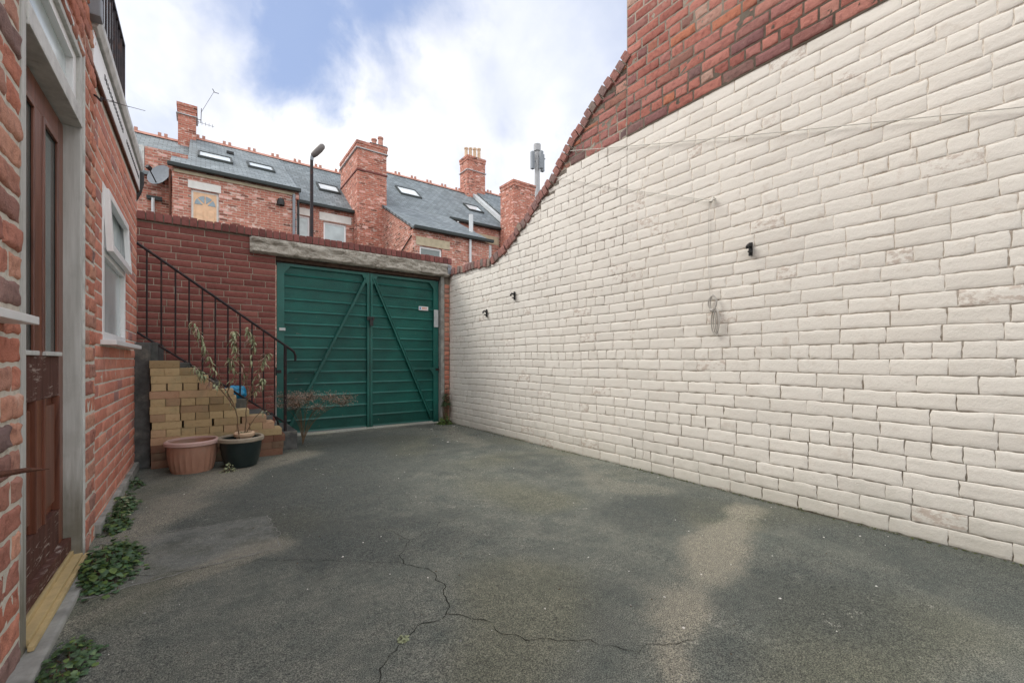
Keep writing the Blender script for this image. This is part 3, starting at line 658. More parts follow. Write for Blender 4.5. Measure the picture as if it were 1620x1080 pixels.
# ================================================================ GATE
YG = YB+.10
gate = thing('garage_gate', ((GATE0+GATE1)/2, YG, 0), 'double green ribbed metal gate with diagonal braces under the stone lintel', 'gate')
xm = 1.955; GZ = 2.225
def leaf(x0, x1, left):
    l = MB(); prof = []; z = .035
    pitch = .157; zs0 = .035; pr = []
    k = 0
    while zs0 < GZ-.01:
        base = zs0
        for dz, dy in [(0, 0), (.001, -.016), (.004, -.020), (.008, -.019), (.024, 0)] + [q for g_ in range(9) for q in ((.030+g_*.0138, 0), (.0325+g_*.0138, .004), (.036+g_*.0138, .004), (.0385+g_*.0138, 0))]:
            if base+dz < GZ-.01: pr.append((base+dz, YG+dy))
        zs0 += pitch
    pr.append((GZ-.005, YG))
    vs = []
    NXs = 14
    for i in range(NXs+1):
        x = x0+(x1-x0)*i/NXs
        for zz, yy in pr: vs.append((x, yy+.0015*nz(x*3, zz*3, 4), zz))
    n_ = len(pr)
    l.add(vs, [(i*n_+j, (i+1)*n_+j, (i+1)*n_+j+1, i*n_+j+1) for i in range(NXs) for j in range(n_-1)])
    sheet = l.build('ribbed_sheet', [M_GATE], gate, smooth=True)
    yf = YG-.026
    so, si = (x0, x1) if left else (x1, x0); sg = 1 if left else -1
    st = MB(); st.box(so, so+sg*.085, yf-.012, yf+.03, .02, GZ); st.build('hinge_stile', [M_GATE], gate, bevel=.003)
    st = MB(); st.box(si-sg*.035, si, yf-.018, yf+.03, .03, GZ); st.build('meeting_stile', [M_GATE], gate, bevel=.003)
    st = MB(); st.box(min(so,si)+(.086 if left else .036), max(so,si)-(.036 if left else .086), yf-.010, yf+.03, GZ-.035, GZ)
    st.prism([(so+sg*.085, yf-.011, GZ-.035), (so+sg*.155, yf-.011, GZ-.035), (so+sg*.085, yf-.011, GZ-.13)], (0, .01, 0)); st.build('top_rail', [M_GATE], gate, fixn=True)
    st = MB(); a = (si-sg*.045, yf-.014, GZ-.07); b_ = (so+sg*.13, yf-.014, .10); st.bar(a, b_, .036, .03); st.bar((a[0]-sg*.012, yf-.034, a[2]), (b_[0]-sg*.012, yf-.034, b_[2]), .006, .02); st.build('diagonal_brace', [M_GATE], gate)
    t = (GZ-.07-.86)/(GZ-.07-.10); xd = a[0]+(b_[0]-a[0])*t
    st = MB(); st.bar((so+sg*.086, yf-.008, .86), (xd, yf-.008, .86), .03, .016)
    st.prism([(so+sg*.085, yf-.011, .875), (so+sg*.17, yf-.011, .875), (so+sg*.085, yf-.011, .76)], (0,.008,0)); st.prism([(xd-sg*.10, yf-.011, .875), (xd, yf-.011, .875), (xd-sg*.02, yf-.011, .78)], (0,.008,0))
    st.build('cross_strut', [M_GATE], gate, fixn=True)
    st = MB(); st.prism([(si-sg*.035, yf-.02, GZ-.03), (si-sg*.11, yf-.02, GZ-.03), (si-sg*.035, yf-.02, GZ-.17)], (0,.012,0)); st.build('corner_plate', [M_GATE], gate, fixn=True)
    for zz in (.84, 2.24 if left else 2.24):
        hb = MB(); hb.tube([(so-sg*.006, yf+.0, zz-.05), (so-sg*.006, yf+.0, zz+.05)], .014); hb.box(so-sg*.02, so+sg*.05, yf-.02, yf-.013, zz-.02, zz+.02)
        hb.build('hinge', [M_IRON], gate, smooth=True)
leaf(GATE0+.02, xm-.004, True); leaf(xm+.004, GATE1-.045, False)
mb = MB(); mb.box(xm-.05, xm+.05, YG-.085, YG-.056, 1.55, 1.60); mb.box(xm-.018, xm+.03, YG-.10, YG-.078, 1.47, 1.55); mb.tube([(xm-.012, YG-.088, 1.545), (xm-.012, YG-.088, 1.58), (xm+.022, YG-.088, 1.58), (xm+.022, YG-.088, 1.545)], .005)
mb.build('padlock', [M_BLACK], gate, bevel=.002)
mb = MB(); mb.tube([(xm+.01, YG-.07, 1.58), (xm+.01, YG-.07, 2.1)], .009); mb.build('drop_bolt', [M_GATE], gate, smooth=True)
mb = MB(); mb.box(GATE0+.045, GATE0+.115, YG-.058, YG-.047, 1.36, 1.395); mb.build('latch_plate', [M_LEAD], gate, bevel=.002)
mb = MB(); mb.box(GATE1-.128, GATE1-.055, YG-.056, YG-.047, 1.50, 1.77); mb.build('patch_plate', [M_PATCH], gate, bevel=.003)
mb = MB(); mb.box(2.70, 2.855, YG-.038, YG-.035, 1.75, 1.81, 0)
mb.box(2.712, 2.738, YG-.0395, YG-.0378, 1.762, 1.798, 2)
for i, (c0, w_) in enumerate([(2.752, .013), (2.769, .011), (2.784, .014), (2.802, .010), (2.817, .015)]):
    mb.box(c0, c0+w_, YG-.0395, YG-.0378, 1.777, 1.795, 1)
mb.box(2.752, 2.83, YG-.0395, YG-.0378, 1.762, 1.767, 1)
mb.build('notice_sticker', [M_STICK, M_STICKR, M_STICKB], gate)

# ================================================================ STEPS
steps = thing('stone_steps', (.2, 5.6, 0), 'dark concrete steps climbing to the left against the red wall', 'steps')
RISE = .19
for i in range(7):
    xr = .87-.24*i; h = .20+RISE*i
    mb = MB(); mb.box(xr-.245 if i < 6 else -2.2, xr, 5.272, YB-.008, 0, h)
    mb.build('step' if i < 6 else 'landing', [M_STEP], steps, bevel=.012)
mb = MB(); mb.box(-.62, -.375, 5.13, 5.268, 0, 1.14); mb.build('side_pier', [M_STEP], steps, bevel=.01)
rail = thing('stair_railing', (.75, 5.33, .2), 'thin black iron handrail with upright bars beside the concrete steps', 'railing')
YR = 5.33; SL = .752
def top_z(x): return 1.155+(.745-x)*SL
def bot_z(x): return .32+(.72-x)*SL*1.02
mb = MB(); mb.tube([(-1.5, YR, top_z(-1.5)), (.745, YR, top_z(.745)), (.80, YR, 1.115), (.845, YR, 1.075), (.86, YR, 1.03), (.858, YR, .975)], .0125); mb.build('handrail', [M_IRON], rail, smooth=True)
mb = MB(); mb.tube([(-1.5, YR, bot_z(-1.5)), (.745, YR, bot_z(.745))], .010); mb.build('lower_rail', [M_IRON], rail, smooth=True)
mb = MB(); mb.tube([(.757, YR, .2), (.757, YR, top_z(.757))], .016); mb.build('newel_post', [M_IRON], rail, smooth=True)
for i in range(15):
    xb = .655-.107*i; mb = MB(); mb.tube([(xb, YR, bot_z(xb)), (xb, YR, top_z(xb))], .0075); mb.build('baluster', [M_IRON], rail, smooth=True)

# loose bricks stacked dry
rg = random.Random(21)
def brick_proto(name, m, label, seed):
    q = MB(); q.box(-.1065, .1065, -.0528, .0528, 0, .0685)
    o = q.build(name, [m], origin=(0,0,0), bevel=.0035, smooth=True)
    for v in o.data.vertices:
        c = v.co; v.co += Vector((nz(c.x*20, c.y*20, seed), nz(c.x*20+4, c.y*20, seed), nz(c.x*15, c.y*15, seed+5)*.6))*.0022
    return o
pr_buff = [brick_proto('stacked_brick', M_BUFF, '', s) for s in (1, 5, 9)]
pr_red = [brick_proto('red_brick', M_REDL, '', s) for s in (2, 6)]
used = set()
ENDS = [-.18, -.09, .03, .10, .22, .29, .33, .40, .56, .62, .68, .72, .70, .69]
nr = len(ENDS)
def put_brick(protos, x, y, z, rot, label, group):
    p = rg.choice(protos)
    if p not in used: used.add(p); o = p
    else: o = p.copy(); COL.objects.link(o)
    o.location = (x, y, z); o.rotation_euler = (0, 0, rot+rg.uniform(-.018, .018)); tag(o, label, 'brick', group); return o
for r, e in enumerate(ENDS):
    lvl = nr-1-r; z = lvl*.070; head = r % 2 == 1 and r < 12 or r == 12
    st_ = -.372 if r > 0 else -.372; st_ += rg.uniform(-.006, .010); pitch = .1075 if head else .2155
    n_ = max(1, round((e-st_)/pitch)); red = r >= 11
    for i in range(n_):
        x = st_+pitch*(i+.5)+ (e-st_-n_*pitch)*(i+.5)/n_*(.9 if n_ > 3 else .2)
        y = 5.045+rg.uniform(-.006, .006)
        if red: lb, gp = 'reddish brick in one of the bottom courses of the stack beside the steps', 'red bricks under the buff stack'
        else: lb, gp = 'buff yellow brick laid dry in the stepped stack beside the steps', 'buff bricks stacked beside the steps'
        if r == 0: lb = 'buff yellow brick topmost of the stepped stack, under the window sill'; gp = None
        P_ = pr_red if red else pr_buff
        if head: put_brick(P_, x, y+.105, z, R(90), lb, gp)
        else:
            put_brick(P_, x, y+.052, z, 0, lb, gp)
            if r == 0: lb = 'buff yellow brick at the top back of the stepped stack'
            put_brick(P_, x, y+.162, z, 0, lb, gp)

# ================================================================ POTS AND PLANTS
def lathe_pot(name, c, prof_out, rimw, mats, label, cat, flutes=0, soil=None, n=72, rim_from=None):
    t = thing(name, c, label, cat)
    mb = MB()
    fl = (lambda i, k: 1+(.022*math.cos(flutes*2*math.pi*k/n) if 0 < i < len(prof_out)-2 else 0)) if flutes else None
    mb.lathe(c, prof_out, n, 0, fl)
    ins = [(r-.008, z) for r, z in prof_out[::-1]]; ins[-1] = (ins[-1][0], ins[-1][1]+.01)
    mb.lathe(c, ins, n)
    mb.lathe(c, [(0.001, prof_out[0][1]), prof_out[0]], n); mb.lathe(c, [ins[-1], (.001, ins[-1][1])], n)
    mb.build('body', [mats[0]], t, smooth=True)
    r, z = prof_out[-1]; mb = MB()
    mb.lathe(c, [(r-.010, z-.004), (r-.008, z+.012), (r+rimw*.4, z+.014), (r+rimw, z+.004), (r+rimw, z-.020), (r+rimw*.7, z-.026), (r, z-.022)], n)
    mb.build('rim', [mats[1]], t, smooth=True)
    if soil:
        mb = MB(); rs, zs = soil; mb.lathe(c, [(rs, zs), (rs*.7, zs+.008), (rs*.35, zs+.014), (.001, zs+.012)], 32)
        mb.build('soil', [M_SOIL], t, smooth='all')
    return t
lathe_pot('terracotta_pot', (-.06, 4.79, 0), [(.150, .0), (.152, .012), (.158, .03), (.170, .10), (.178, .17), (.182, .225), (.183, .262)], .022, (M_TERRA, M_TRIM), 'wide empty terracotta plastic pot with fluted sides and pink rim', 'plant pot', 24, (.15, .06))
lathe_pot('black_pot', (.305, 4.735, 0), [(.118, .0), (.130, .008), (.142, .05), (.156, .12), (.165, .19), (.170, .262)], .017, (M_BLKP, M_BLKRIM), 'round black plastic pot with dusty rim beside the terracotta pot', 'plant pot', 0, (.15, .17))
lathe_pot('small_clay_pot', (.335, 4.805, .183), [(.052, .0), (.058, .01), (.066, .07), (.072, .105)], .014, (M_POT, M_POT), 'small tan clay pot holding a seedling inside the black pot', 'plant pot', 0, (.064, .085))
def leafq(mb, p, d, up, l, wd, mi=0, curl=.3):
    d = d.normalized(); s_ = d.cross(up)
    if s_.length < 1e-3: s_ = Vector((1,0,0))
    s_.normalize(); nrm = s_.cross(d)
    a = p; m1 = p+d*l*.35+nrm*l*.06; m2 = p+d*l*.72-nrm*l*curl*.25; e = p+d*l*.95-nrm*l*curl
    mb.add([a, m1+s_*wd*.5, m1-s_*wd*.5, m2+s_*wd*.42, m2-s_*wd*.42, e], [(0,2,1), (1,2,4,3), (3,4,5)], mi)
rg = random.Random(33)
sh = thing('potted_shrub', (.30, 4.72, .19), 'tall straggly shrub with drooping pale green leaves growing from the black pot', 'shrub')
stem = MB(); fol = MB(); dry_ = MB(); b0 = Vector((.30, 4.72, .19))
tips = []
branches = [  # control points in metres, traced as a spreading shrub
    [(.30,4.72,.19), (.28,4.74,.36), (.27,4.78,.52), (.20,4.82,.68), (.14,4.86,.80), (.08,4.88,.95), (.02,4.88,1.12), (-.05,4.88,1.32)],
    [(.27,4.78,.52), (.14,4.80,.72), (.04,4.80,.82), (-.04,4.80,.92)],
    [(.335,4.80,.26), (.37,4.86,.62), (.36,4.88,.80), (.31,4.88,.95), (.26,4.86,1.12), (.25,4.86,1.26)],
    [(.37,4.86,.62), (.43,4.88,.80), (.50,4.9,.94), (.54,4.9,1.05)],
    [(.36,4.88,.80), (.40,4.9,.98), (.42,4.9,1.12), (.36,4.9,1.30)],
    [(.37,4.86,.62), (.47,4.86,.72), (.50,4.85,.80)],
    [(.20,4.82,.68), (.26,4.84,.86), (.22,4.85,1.0)],
    [(.335,4.80,.26), (.42,4.83,.42), (.49,4.84,.50), (.53,4.84,.47)],
]
for bi, br in enumerate(branches):
    P = [Vector(p) for p in br]; Q = []
    for a, b_ in zip(P, P[1:]):
        for i in range(5):
            q = a.lerp(b_, i/5); Q.append(q+Vector((nz(q.x*9, q.z*9, bi), nz(q.x*9, q.z*9, bi+5), 0))*.014)
    Q.append(P[-1]); n_ = len(Q)
    stem.tube(Q, [.0052*(1-.65*i/n_) for i in range(n_)], 6)
    for i in range(int(n_*.33), n_):
        dens = 5 if (i > n_*.62) else 2
        if bi == 7: dens = 1 if i > n_-4 else 0
        for k in range(dens*2 if i > n_-6 else dens):
            a = rg.uniform(0, 6.28); d_ = Vector((math.cos(a), math.sin(a)*.8, rg.uniform(-1.7, .25)))
            tgt = dry_ if rg.random() < .18 else fol
            leafq(tgt, Q[i], d_, Vector((0,0,1)), rg.uniform(.035, .085), rg.uniform(.010, .018), 0, rg.uniform(.2, .7))
stem.build('stems', [M_STEM], sh, smooth=True); fol.build('leaves', [M_LEAF], sh); dry_.build('withered_leaves', [M_DRY], sh)
sp = MB(); c = Vector((.335, 4.805, .275))
for i in range(110):
    a = rg.uniform(0, 6.28); rr = rg.uniform(0, .05); leafq(sp, c+Vector((math.cos(a)*rr, math.sin(a)*rr, 0)), Vector((math.cos(a), math.sin(a), rg.uniform(.1, 1.2))), Vector((0,0,1)), rg.uniform(.02, .045), .012)
tag(sp.build('seedling', [M_IVY]), 'low tuft of small green leaves in the small clay pot', 'plant')
# weed poking out in front of the black pot
dp = thing('dry_plant', (.965, 5.50, 0), 'leaning plant with a brown cloud of dead flower heads in front of the gate', 'plant')
st = MB(); hd = MB(); root = Vector((.965, 5.50, 0))
for i in range(20):
    tip = Vector((rg.uniform(.74, 1.42), 5.38+rg.uniform(-.08, .12), rg.uniform(.42, .62)))
    if i < 4: tip = Vector((rg.uniform(.70, .85), 5.40, rg.uniform(.45, .68)))
    mid_ = Vector((root.x+(tip.x-root.x)*.15, 5.46, tip.z*.75))
    Q = [root*(1-t)**2+mid_*2*t*(1-t)+tip*t*t for t in [k/8 for k in range(9)]]
    st.tube(Q, [.003*(1-.07*k) for k in range(9)], 5)
    for k in range(190):
        o_ = Vector((rg.gauss(0, .055), rg.gauss(0, .045), rg.gauss(0, .028)))
        leafq(hd, tip+o_, Vector((rg.uniform(-1,1), rg.uniform(-1,1), rg.uniform(-.3,1))), Vector((0,0,1)), rg.uniform(.009, .020), rg.uniform(.004, .009))
        if k % 6 == 0: st.tube([tip-Vector((0,0,.02)), tip+o_], .0010, 3)
st.build('stems', [M_STEM], dp, smooth=True); hd.build('flower_heads', [M_DRY], dp)
# blue bag on a step
bm_ = bmesh.new(); bmesh.ops.create_icosphere(bm_, subdivisions=4, radius=1)
for v in bm_.verts:
    c = v.co.copy(); f_ = 1+.28*nz(c.x*1.6, c.y*1.6, c.z*1.6)+.12*abs(nz(c.x*5, c.y*5, c.z*5))+.05*nz(c.x*12, c.y*12, c.z*12)
    v.co = Vector((c.x*.125*f_, c.y*.085*f_, max(-.055, c.z*.075*f_)))
me = bpy.data.meshes.new('plastic_bag'); bm_.to_mesh(me); bm_.free(); me.materials.append(M_BAG); me.polygons.foreach_set('use_smooth', [True]*len(me.polygons))
bag = bpy.data.objects.new('plastic_bag', me); COL.objects.link(bag); bag.location = (.29, 5.43, .635); tag(bag, 'crumpled bright blue plastic bag lying on the steps behind the shrub', 'bag')
# loose black hose by the foot of the rail
mb = MB(); mb.tube([(.58, 5.38, .405), (.63, 5.37, .40), (.665, 5.37, .36), (.69, 5.37, .30), (.70, 5.37, .25), (.69, 5.38, .212)], .011, 8)
tag(mb.build('black_hose', [M_BLACK], smooth=True), 'short black hose draped down the bottom steps by the railing post', 'hose')

def clump(name, c, sx, sy, h, n_, m, label, cat, size=(.02, .04), seed=0, m2=None):
    rg = random.Random(seed); t = thing(name, c, label, cat); c = Vector(c)
    L1 = MB(); st = MB()
    for i in range(n_):
        a = rg.uniform(0, 6.28); rr = math.sqrt(rg.random()); x, y = math.cos(a)*rr, math.sin(a)*rr
        k = nz(x*2.4+seed, y*2.4, seed)*.5+.75
        ln = rg.random() < .16; z = h*max(.06, (1-rr*rr))*k*rg.uniform(.25, 1.15)
        if ln: x *= 1.35; y *= 1.25; z *= .35
        p = c+Vector((x*sx*rg.uniform(.85, 1.1), y*sy, z))
        a2 = a+rg.uniform(-1.2, 1.2); l = rg.uniform(*size)
        leafq(L1, p, Vector((math.cos(a2), math.sin(a2), rg.uniform(-.5, .5))), Vector((0,0,1)), l, l*.85, 1 if (m2 and rg.random() < .22) else 0, .25)
        if i % 6 == 0: st.tube([(c.x+x*sx*.6, c.y+y*sy*.6, 0), (p.x, p.y, p.z*.6), tuple(p)], .0016, 4)
    L1.build('leaves', [m, m2 or m], t); st.build('stems', [M_STEM], t)
clump('ivy_plant', (-.345, 2.76, 0), .10, .28, .15, 620, M_IVY, 'largest clump of ivy, at the foot of the white door post', 'ivy', (.018, .036), 1, M_IVY2)
clump('ivy_plant', (-.41, 3.42, 0), .06, .17, .10, 200, M_IVY, 'middle ivy clump growing at the base of the left brick wall', 'ivy', (.02, .036), 2, M_IVY2)
clump('ivy_plant', (-.41, 3.80, 0), .06, .20, .13, 240, M_IVY, 'farther ivy clump at the wall base, third from the door', 'ivy', (.02, .04), 3, M_LEAF)
clump('ivy_plant', (-.42, 4.45, 0), .05, .12, .07, 90, M_IVY, 'tiny green weed at the wall base below the window sill end', 'weed', (.015, .03), 4)
clump('ivy_plant', (-.345, 1.96, 0), .055, .12, .075, 170, M_IVY, 'small ivy clump in front of the door step, nearest the camera', 'ivy', (.014, .028), 5, M_IVY2)
clump('weed_tuft', (3.05, 5.98, 0), .10, .08, .17, 320, M_IVY2, 'bright green weeds at the foot of the gate post', 'weed', (.02, .04), 6, M_IVY)
clump('creeper', (3.10, 6.03, .28), .06, .035, .38, 190, M_IVY, 'dark creeper climbing the brick pier right of the gate', 'creeper', (.02, .04), 7)
clump('weed_tuft', (.20, 4.535, 0), .05, .03, .10, 60, M_LEAF, 'dry straggly weed in front of the black plastic pot', 'weed', (.012, .03), 9)
clump('moss_tuft', (.575, 1.45, 0), .016, .013, .016, 60, M_LEAF, 'tiny tuft of moss in the crack of the asphalt', 'moss', (.006, .012), 8)
# grit and paint flakes
mb = MB(); rg = random.Random(77)
for i in range(650):
    if i < 90: x, y = rg.uniform(2.4, 3.12), rg.uniform(4.6, 5.95)
    elif i < 170: y = rg.uniform(.4, 5.5); x = 3.17-abs(rg.gauss(0, .12))
    else: x, y = rg.uniform(-.35, 3.1), rg.uniform(.5, 5.4)
    s_ = rg.uniform(.0025, .007)*(2.0 if i < 90 else 1); a = rg.uniform(0, 3.14); z = gh(x, y)
    ca_, sa_ = math.cos(a)*s_, math.sin(a)*s_; q = rg.uniform(.4, .9)
    mb.add([(x+ca_, y+sa_, z), (x-sa_*q, y+ca_*q, z), (x-ca_, y-sa_, z), (x+sa_*q, y-ca_*q, z), (x, y, z+s_*.6)], [(0,1,4),(1,2,4),(2,3,4),(3,0,4)], 0 if rg.random() < .45 else (1 if rg.random() < .6 else 2))
tag(mb.build('grit', [M_PALE, M_SOIL, M_STONEP], origin=(0,0,0)), kind='stuff')
mb = MB()
for i in range(700):
    y = rg.uniform(-.3, 6.0); s_ = rg.uniform(.008, .035); k_ = max(0, nz(y*2.2, 3, 1)+.35)
    x = 3.19-abs(rg.gauss(0, .018))*(.6+k_)
    leafq(mb, Vector((x, y, .004)), Vector((rg.uniform(-1,.2), rg.uniform(-1,1), rg.uniform(0, 1.2)*k_+.05)), Vector((0,0,1)), s_*.6, s_*.35)
M_MOSS = plain('moss', (.075,.085,.035), .4, 60, 1, .05)
o_ = mb.build('wall_foot_moss', [M_MOSS], origin=(0,0,0)); tag(o_, kind='stuff')

# ================================================================ FITTINGS ON THE RIGHT WALL
def bracket(y, z, s, label):
    t = thing('wall_hook', (XW-.01, y, z), label, 'hook', 'black hooks on the painted wall')
    mb = MB(); mb.box(XW-.020, XW-.008, y-.012*s, y+.012*s, z-.045*s, z+.045*s); mb.build('back_plate', [M_BLACK], t, bevel=.003)
    mb = MB(); mb.tube([(XW-.018, y, z+.018*s), (XW-.05*s, y, z+.022*s), (XW-.062*s, y, z+.010*s), (XW-.058*s, y, z-.004*s)], .010*s); mb.tube([(XW-.018, y, z-.026*s), (XW-.045*s, y, z-.020*s)], .006*s); mb.build('hook', [M_BLACK], t, smooth=True)
bracket(1.49, 1.775, 1.05, 'largest black metal hook on the cream wall, above the coiled cord')
bracket(4.35, 1.79, 1.15, 'small black hook on the cream wall, upper of the two by the gate')
bracket(5.0, 1.63, 1.15, 'small black hook on the cream wall, nearest the gate')
def sag(a, b, s_, n_=14):
    a, b = Vector(a), Vector(b); return [a.lerp(b, i/n_)-Vector((0,0,s_*4*(i/n_)*(1-i/n_))) for i in range(n_+1)]
mb = MB(); mb.tube(sag((XW-.02, 3.47, 3.25), (XW-.03, -.6, 1.93), .02), .0032, 6)
tag(mb.build('clothes_line', [M_LINEB], smooth=True), 'long pale cord stretched along the cream wall from its sloping coping', 'clothes line')
mb = MB(); mb.tube(sag((XW-.02, 3.60, 3.02), (XW-.02, 1.79, 2.215), .015), .0025, 6); mb.tube([(XW-.04, 1.77, 2.19), (XW-.01, 1.77, 2.235)], .010); mb.tube([(XW-.03, 1.79, 2.20), (XW-.03, 1.74, 2.21)], .006)
tag(mb.build('clothes_line', [M_LINEB], smooth=True), 'short pale cord sloping across the cream wall to a small knotted hook', 'clothes line')
ck = MB(); cc = Vector((XW-.032, 1.76, 1.42))
ck.tube([(XW-.014, 1.80, 2.21), (XW-.013, 1.805, 1.9), (XW-.014, 1.80, 1.6), (XW-.016, 1.79, 1.46)], .0018, 5)
for j, (w_, h_, dy) in enumerate([(.030, .055, 0), (.036, .050, .004), (.026, .06, -.004)]):
    Q = [cc+Vector((.004*j*math.sin(a), w_*math.sin(a)+dy, h_*math.cos(a))) for a in [k*2*math.pi/20 for k in range(21)]]; ck.tube(Q, .004, 6, cap=False)
for j, (w_, h_, dy) in enumerate([(.026, .09, 0), (.034, .098, -.008), (.020, .08, .006), (.03, .085, -.014)]):
    Q = [cc+Vector((.005*j*math.sin(a), w_*math.sin(a)+dy-.012, -.145+h_*math.cos(a))) for a in [k*2*math.pi/20 for k in range(21)]]; ck.tube(Q, .0035, 6, cap=False)
ck.tube([cc+Vector((-.01, .012, -.055)), cc+Vector((-.014, -.01, -.06))], .012, 8)
tag(ck.build('cord_coil', [M_LINE], smooth=True), 'looped bundle of grey cord hanging on the cream wall', 'cord')

# ================================================================ LEFT HOUSE
XL = -.475
house = thing('brick_house', (XL-.1, 2, 0), 'near orange brick house with varnished door and white window on the left', 'house')
DY0, DY1, DZ1 = 2.06, 2.965, 2.50        # door opening incl. fanlight
mb = MB()
near_holes = [(DY0, DY1, -.1, DZ1), (1.0, 1.80, 1.13, 2.3)]
brickwork(mb, (XL,0,0), (0,1,0), (1,0,0), 1.80, DY0, 0, 5.4, L=.20, H=.088, J=.015, relief=.0055, seed=14, bond=0, hdr=False, jit=.0065, rough=.0045, edge=.010, nu=9, nv=5, push=.005, holes=[])
brickwork(mb, (XL,0,0), (0,1,0), (1,0,0), -1.2, 1.795, 0, 5.4, L=.23, H=.088, J=.013, relief=.010, seed=15, bond=0, hdr=False, jit=.006, rough=.004, edge=.014, nu=4, nv=3, holes=[(1.0, 1.80, 1.13, 2.3)])
brickwork(mb, (XL,0,0), (0,1,0), (1,0,0), DY0, DY1, DZ1, 5.4, L=.23, H=.088, J=.013, relief=.010, seed=17, bond=0, hdr=False, jit=.006, rough=.005, edge=.014, nu=4, nv=3, holes=[])
brickwork(mb, (XL,0,0), (0,1,0), (1,0,0), DY1, 3.27, 0, 5.4, L=.17, H=.088, J=.016, relief=.006, seed=16, bond=0, hdr=False, jit=.006, rough=.005, edge=.008, nu=6, nv=4, push=.004)
panel(mb, (XL,0,0), (0,1,0), (1,0,0), -1.2, 3.27, -.05, 5.4, near_holes, .25, 1)
wl = mb.build('wall', [M_OLD, M_LEFTM], house, smooth='all')
mb = MB(); XE = XL-.012; WIN = (3.575, 4.54, 1.105, 2.07)
brickwork(mb, (XE,0,0), (0,1,0), (1,0,0), 3.272, 5.30, 0.06, 2.56, L=.228, H=.0765, J=.010, relief=.003, seed=18, bond=0, hdr=False, jit=.003, rough=.0016, edge=.008, nu=3, nv=2, holes=[WIN], push=.002)
panel(mb, (XE,0,0), (0,1,0), (1,0,0), 3.272, 5.30, -.05, 2.62, [WIN], .24, 1)
brickwork(mb, (0,5.30,0), (-1,0,0), (0,1,0), -XE+.0, 3.0, 0, 2.6, L=.228, H=.0765, J=.010, relief=.005, seed=19, bond=0, hdr=False, nu=2, nv=1)
mb.box(XE-2.6, XE-.24, 5.10, 5.298, -.05, 2.62, 1)
mb.build('extension_wall', [M_LEFT, M_LEFTM], house, smooth='all')
mb = MB(); mb.box(XE-.1, XE+.035, 3.3, 5.29, -.05, .065); mb.build('plinth', [M_KERB], house, bevel=.01)
# roof edge
mb = MB(); mb.box(XE-2.6, XE+.001, 3.272, 5.32, 2.63, 2.80); mb.build('flat_roof', [M_GREYP], house)
mb = MB(); mb.box(XE+.003, XE+.022, 3.18, 5.325, 2.575, 2.75, 0)
mb.build('fascia', [M_WHITE], house, bevel=.003)
fa = house.children[-1]
y = 3.5; vs0 = None
while y < 5.25:
    if not (4.25 < y < 4.42):
        mb = MB(); mb.box(XE+.0205, XE+.0245, y, y+.022, 2.655, 2.685); mb.build('vent_slot', [M_BLACK], fa)
    y += .052
mb = MB(); mb.box(XE+.003, XE+.020, 3.2, 5.32, 2.555, 2.573); mb.build('soffit_strip', [M_RUST], house)
mb = MB(); prof = [(XE-.06, 2.762), (XE-.06, 2.862), (XE+.046, 2.862), (XE+.050, 2.80), (XE+.036, 2.762)]
mb.prism([(x, 3.17, z) for x, z in prof], (0, 2.17, 0)); mb.build('gutter', [M_WPAINT], house, fixn=True, bevel=.004)
mb = MB(); mb.box(XE-.02, XE+.062, 3.09, 3.165, 2.78, 2.90); mb.build('gutter_end_box', [M_GREYP], house, bevel=.008)
mb = MB(); mb.tube([(XE+.02, 5.37, 2.76), (XE+.02, 5.37, 2.66), (XE-.0, 5.38, 2.57), (XE-.03, 5.38, 2.50)], .03, 12); mb.build('outlet_pipe', [M_BLACK], house, smooth=True)
mb = MB(); mb.box(XE-2.4, XE-.061, 3.30, 5.28, 2.802, 2.83); mb.build('roof_deck', [M_GREYP], house)
# window
wf = MB(); a, b_, c, d_ = WIN; X0, X1 = XE-.05, XE+.006; mz = 1.655; fr = .052
wf.box(X0, X1, a+.002, a+fr, c+.002, d_-.002); wf.box(X0, X1, b_-fr, b_-.002, c+.002, d_-.002)
wf.box(X0, X1, a+fr, b_-fr, c+.002, c+fr); wf.box(X0, X1, a+fr, b_-fr, d_-fr, d_-.002); wf.box(X0, X1, a+fr, b_-fr, mz-.03, mz+.03)
win = wf.build('window', [M_WHITE], house, bevel=.005)
wf = MB(); e = .05
wf.box(X1-.01, X1+.022, a+.035, a+.035+e, mz, d_-.03); wf.box(X1-.01, X1+.022, b_-.035-e, b_-.035, mz, d_-.03); wf.box(X1-.01, X1+.022, a+.035+e, b_-.035-e, mz, mz+e); wf.box(X1-.01, X1+.022, a+.035+e, b_-.035-e, d_-.03-e, d_-.03)
wf.v = [(v[0]+.022*max(0, (d_-.03-v[2])/(d_-mz)), v[1], v[2]) for v in wf.v]
wf.build('opening_sash', [M_WHITE], win, bevel=.004)
wf = MB(); wf.box(X0+.01, X0+.03, a+fr, b_-fr, c+fr, mz-.03); wf.box(X0+.012, X0+.032, a+fr, b_-fr, mz+.03, d_-fr); wf.build('pane', [M_FROST], win)
wf = MB(); wf.box(XE-.02, XE+.075, 3.50, 4.86, c-.03, c+.0); wf.build('window_sill', [M_WHITE], house, bevel=.004)
wf = MB(); wf.box(XE-.2, XE-.19, a-.05, b_+.05, c-.05, d_+.05); wf.build('room_blind', [M_FROST], win)
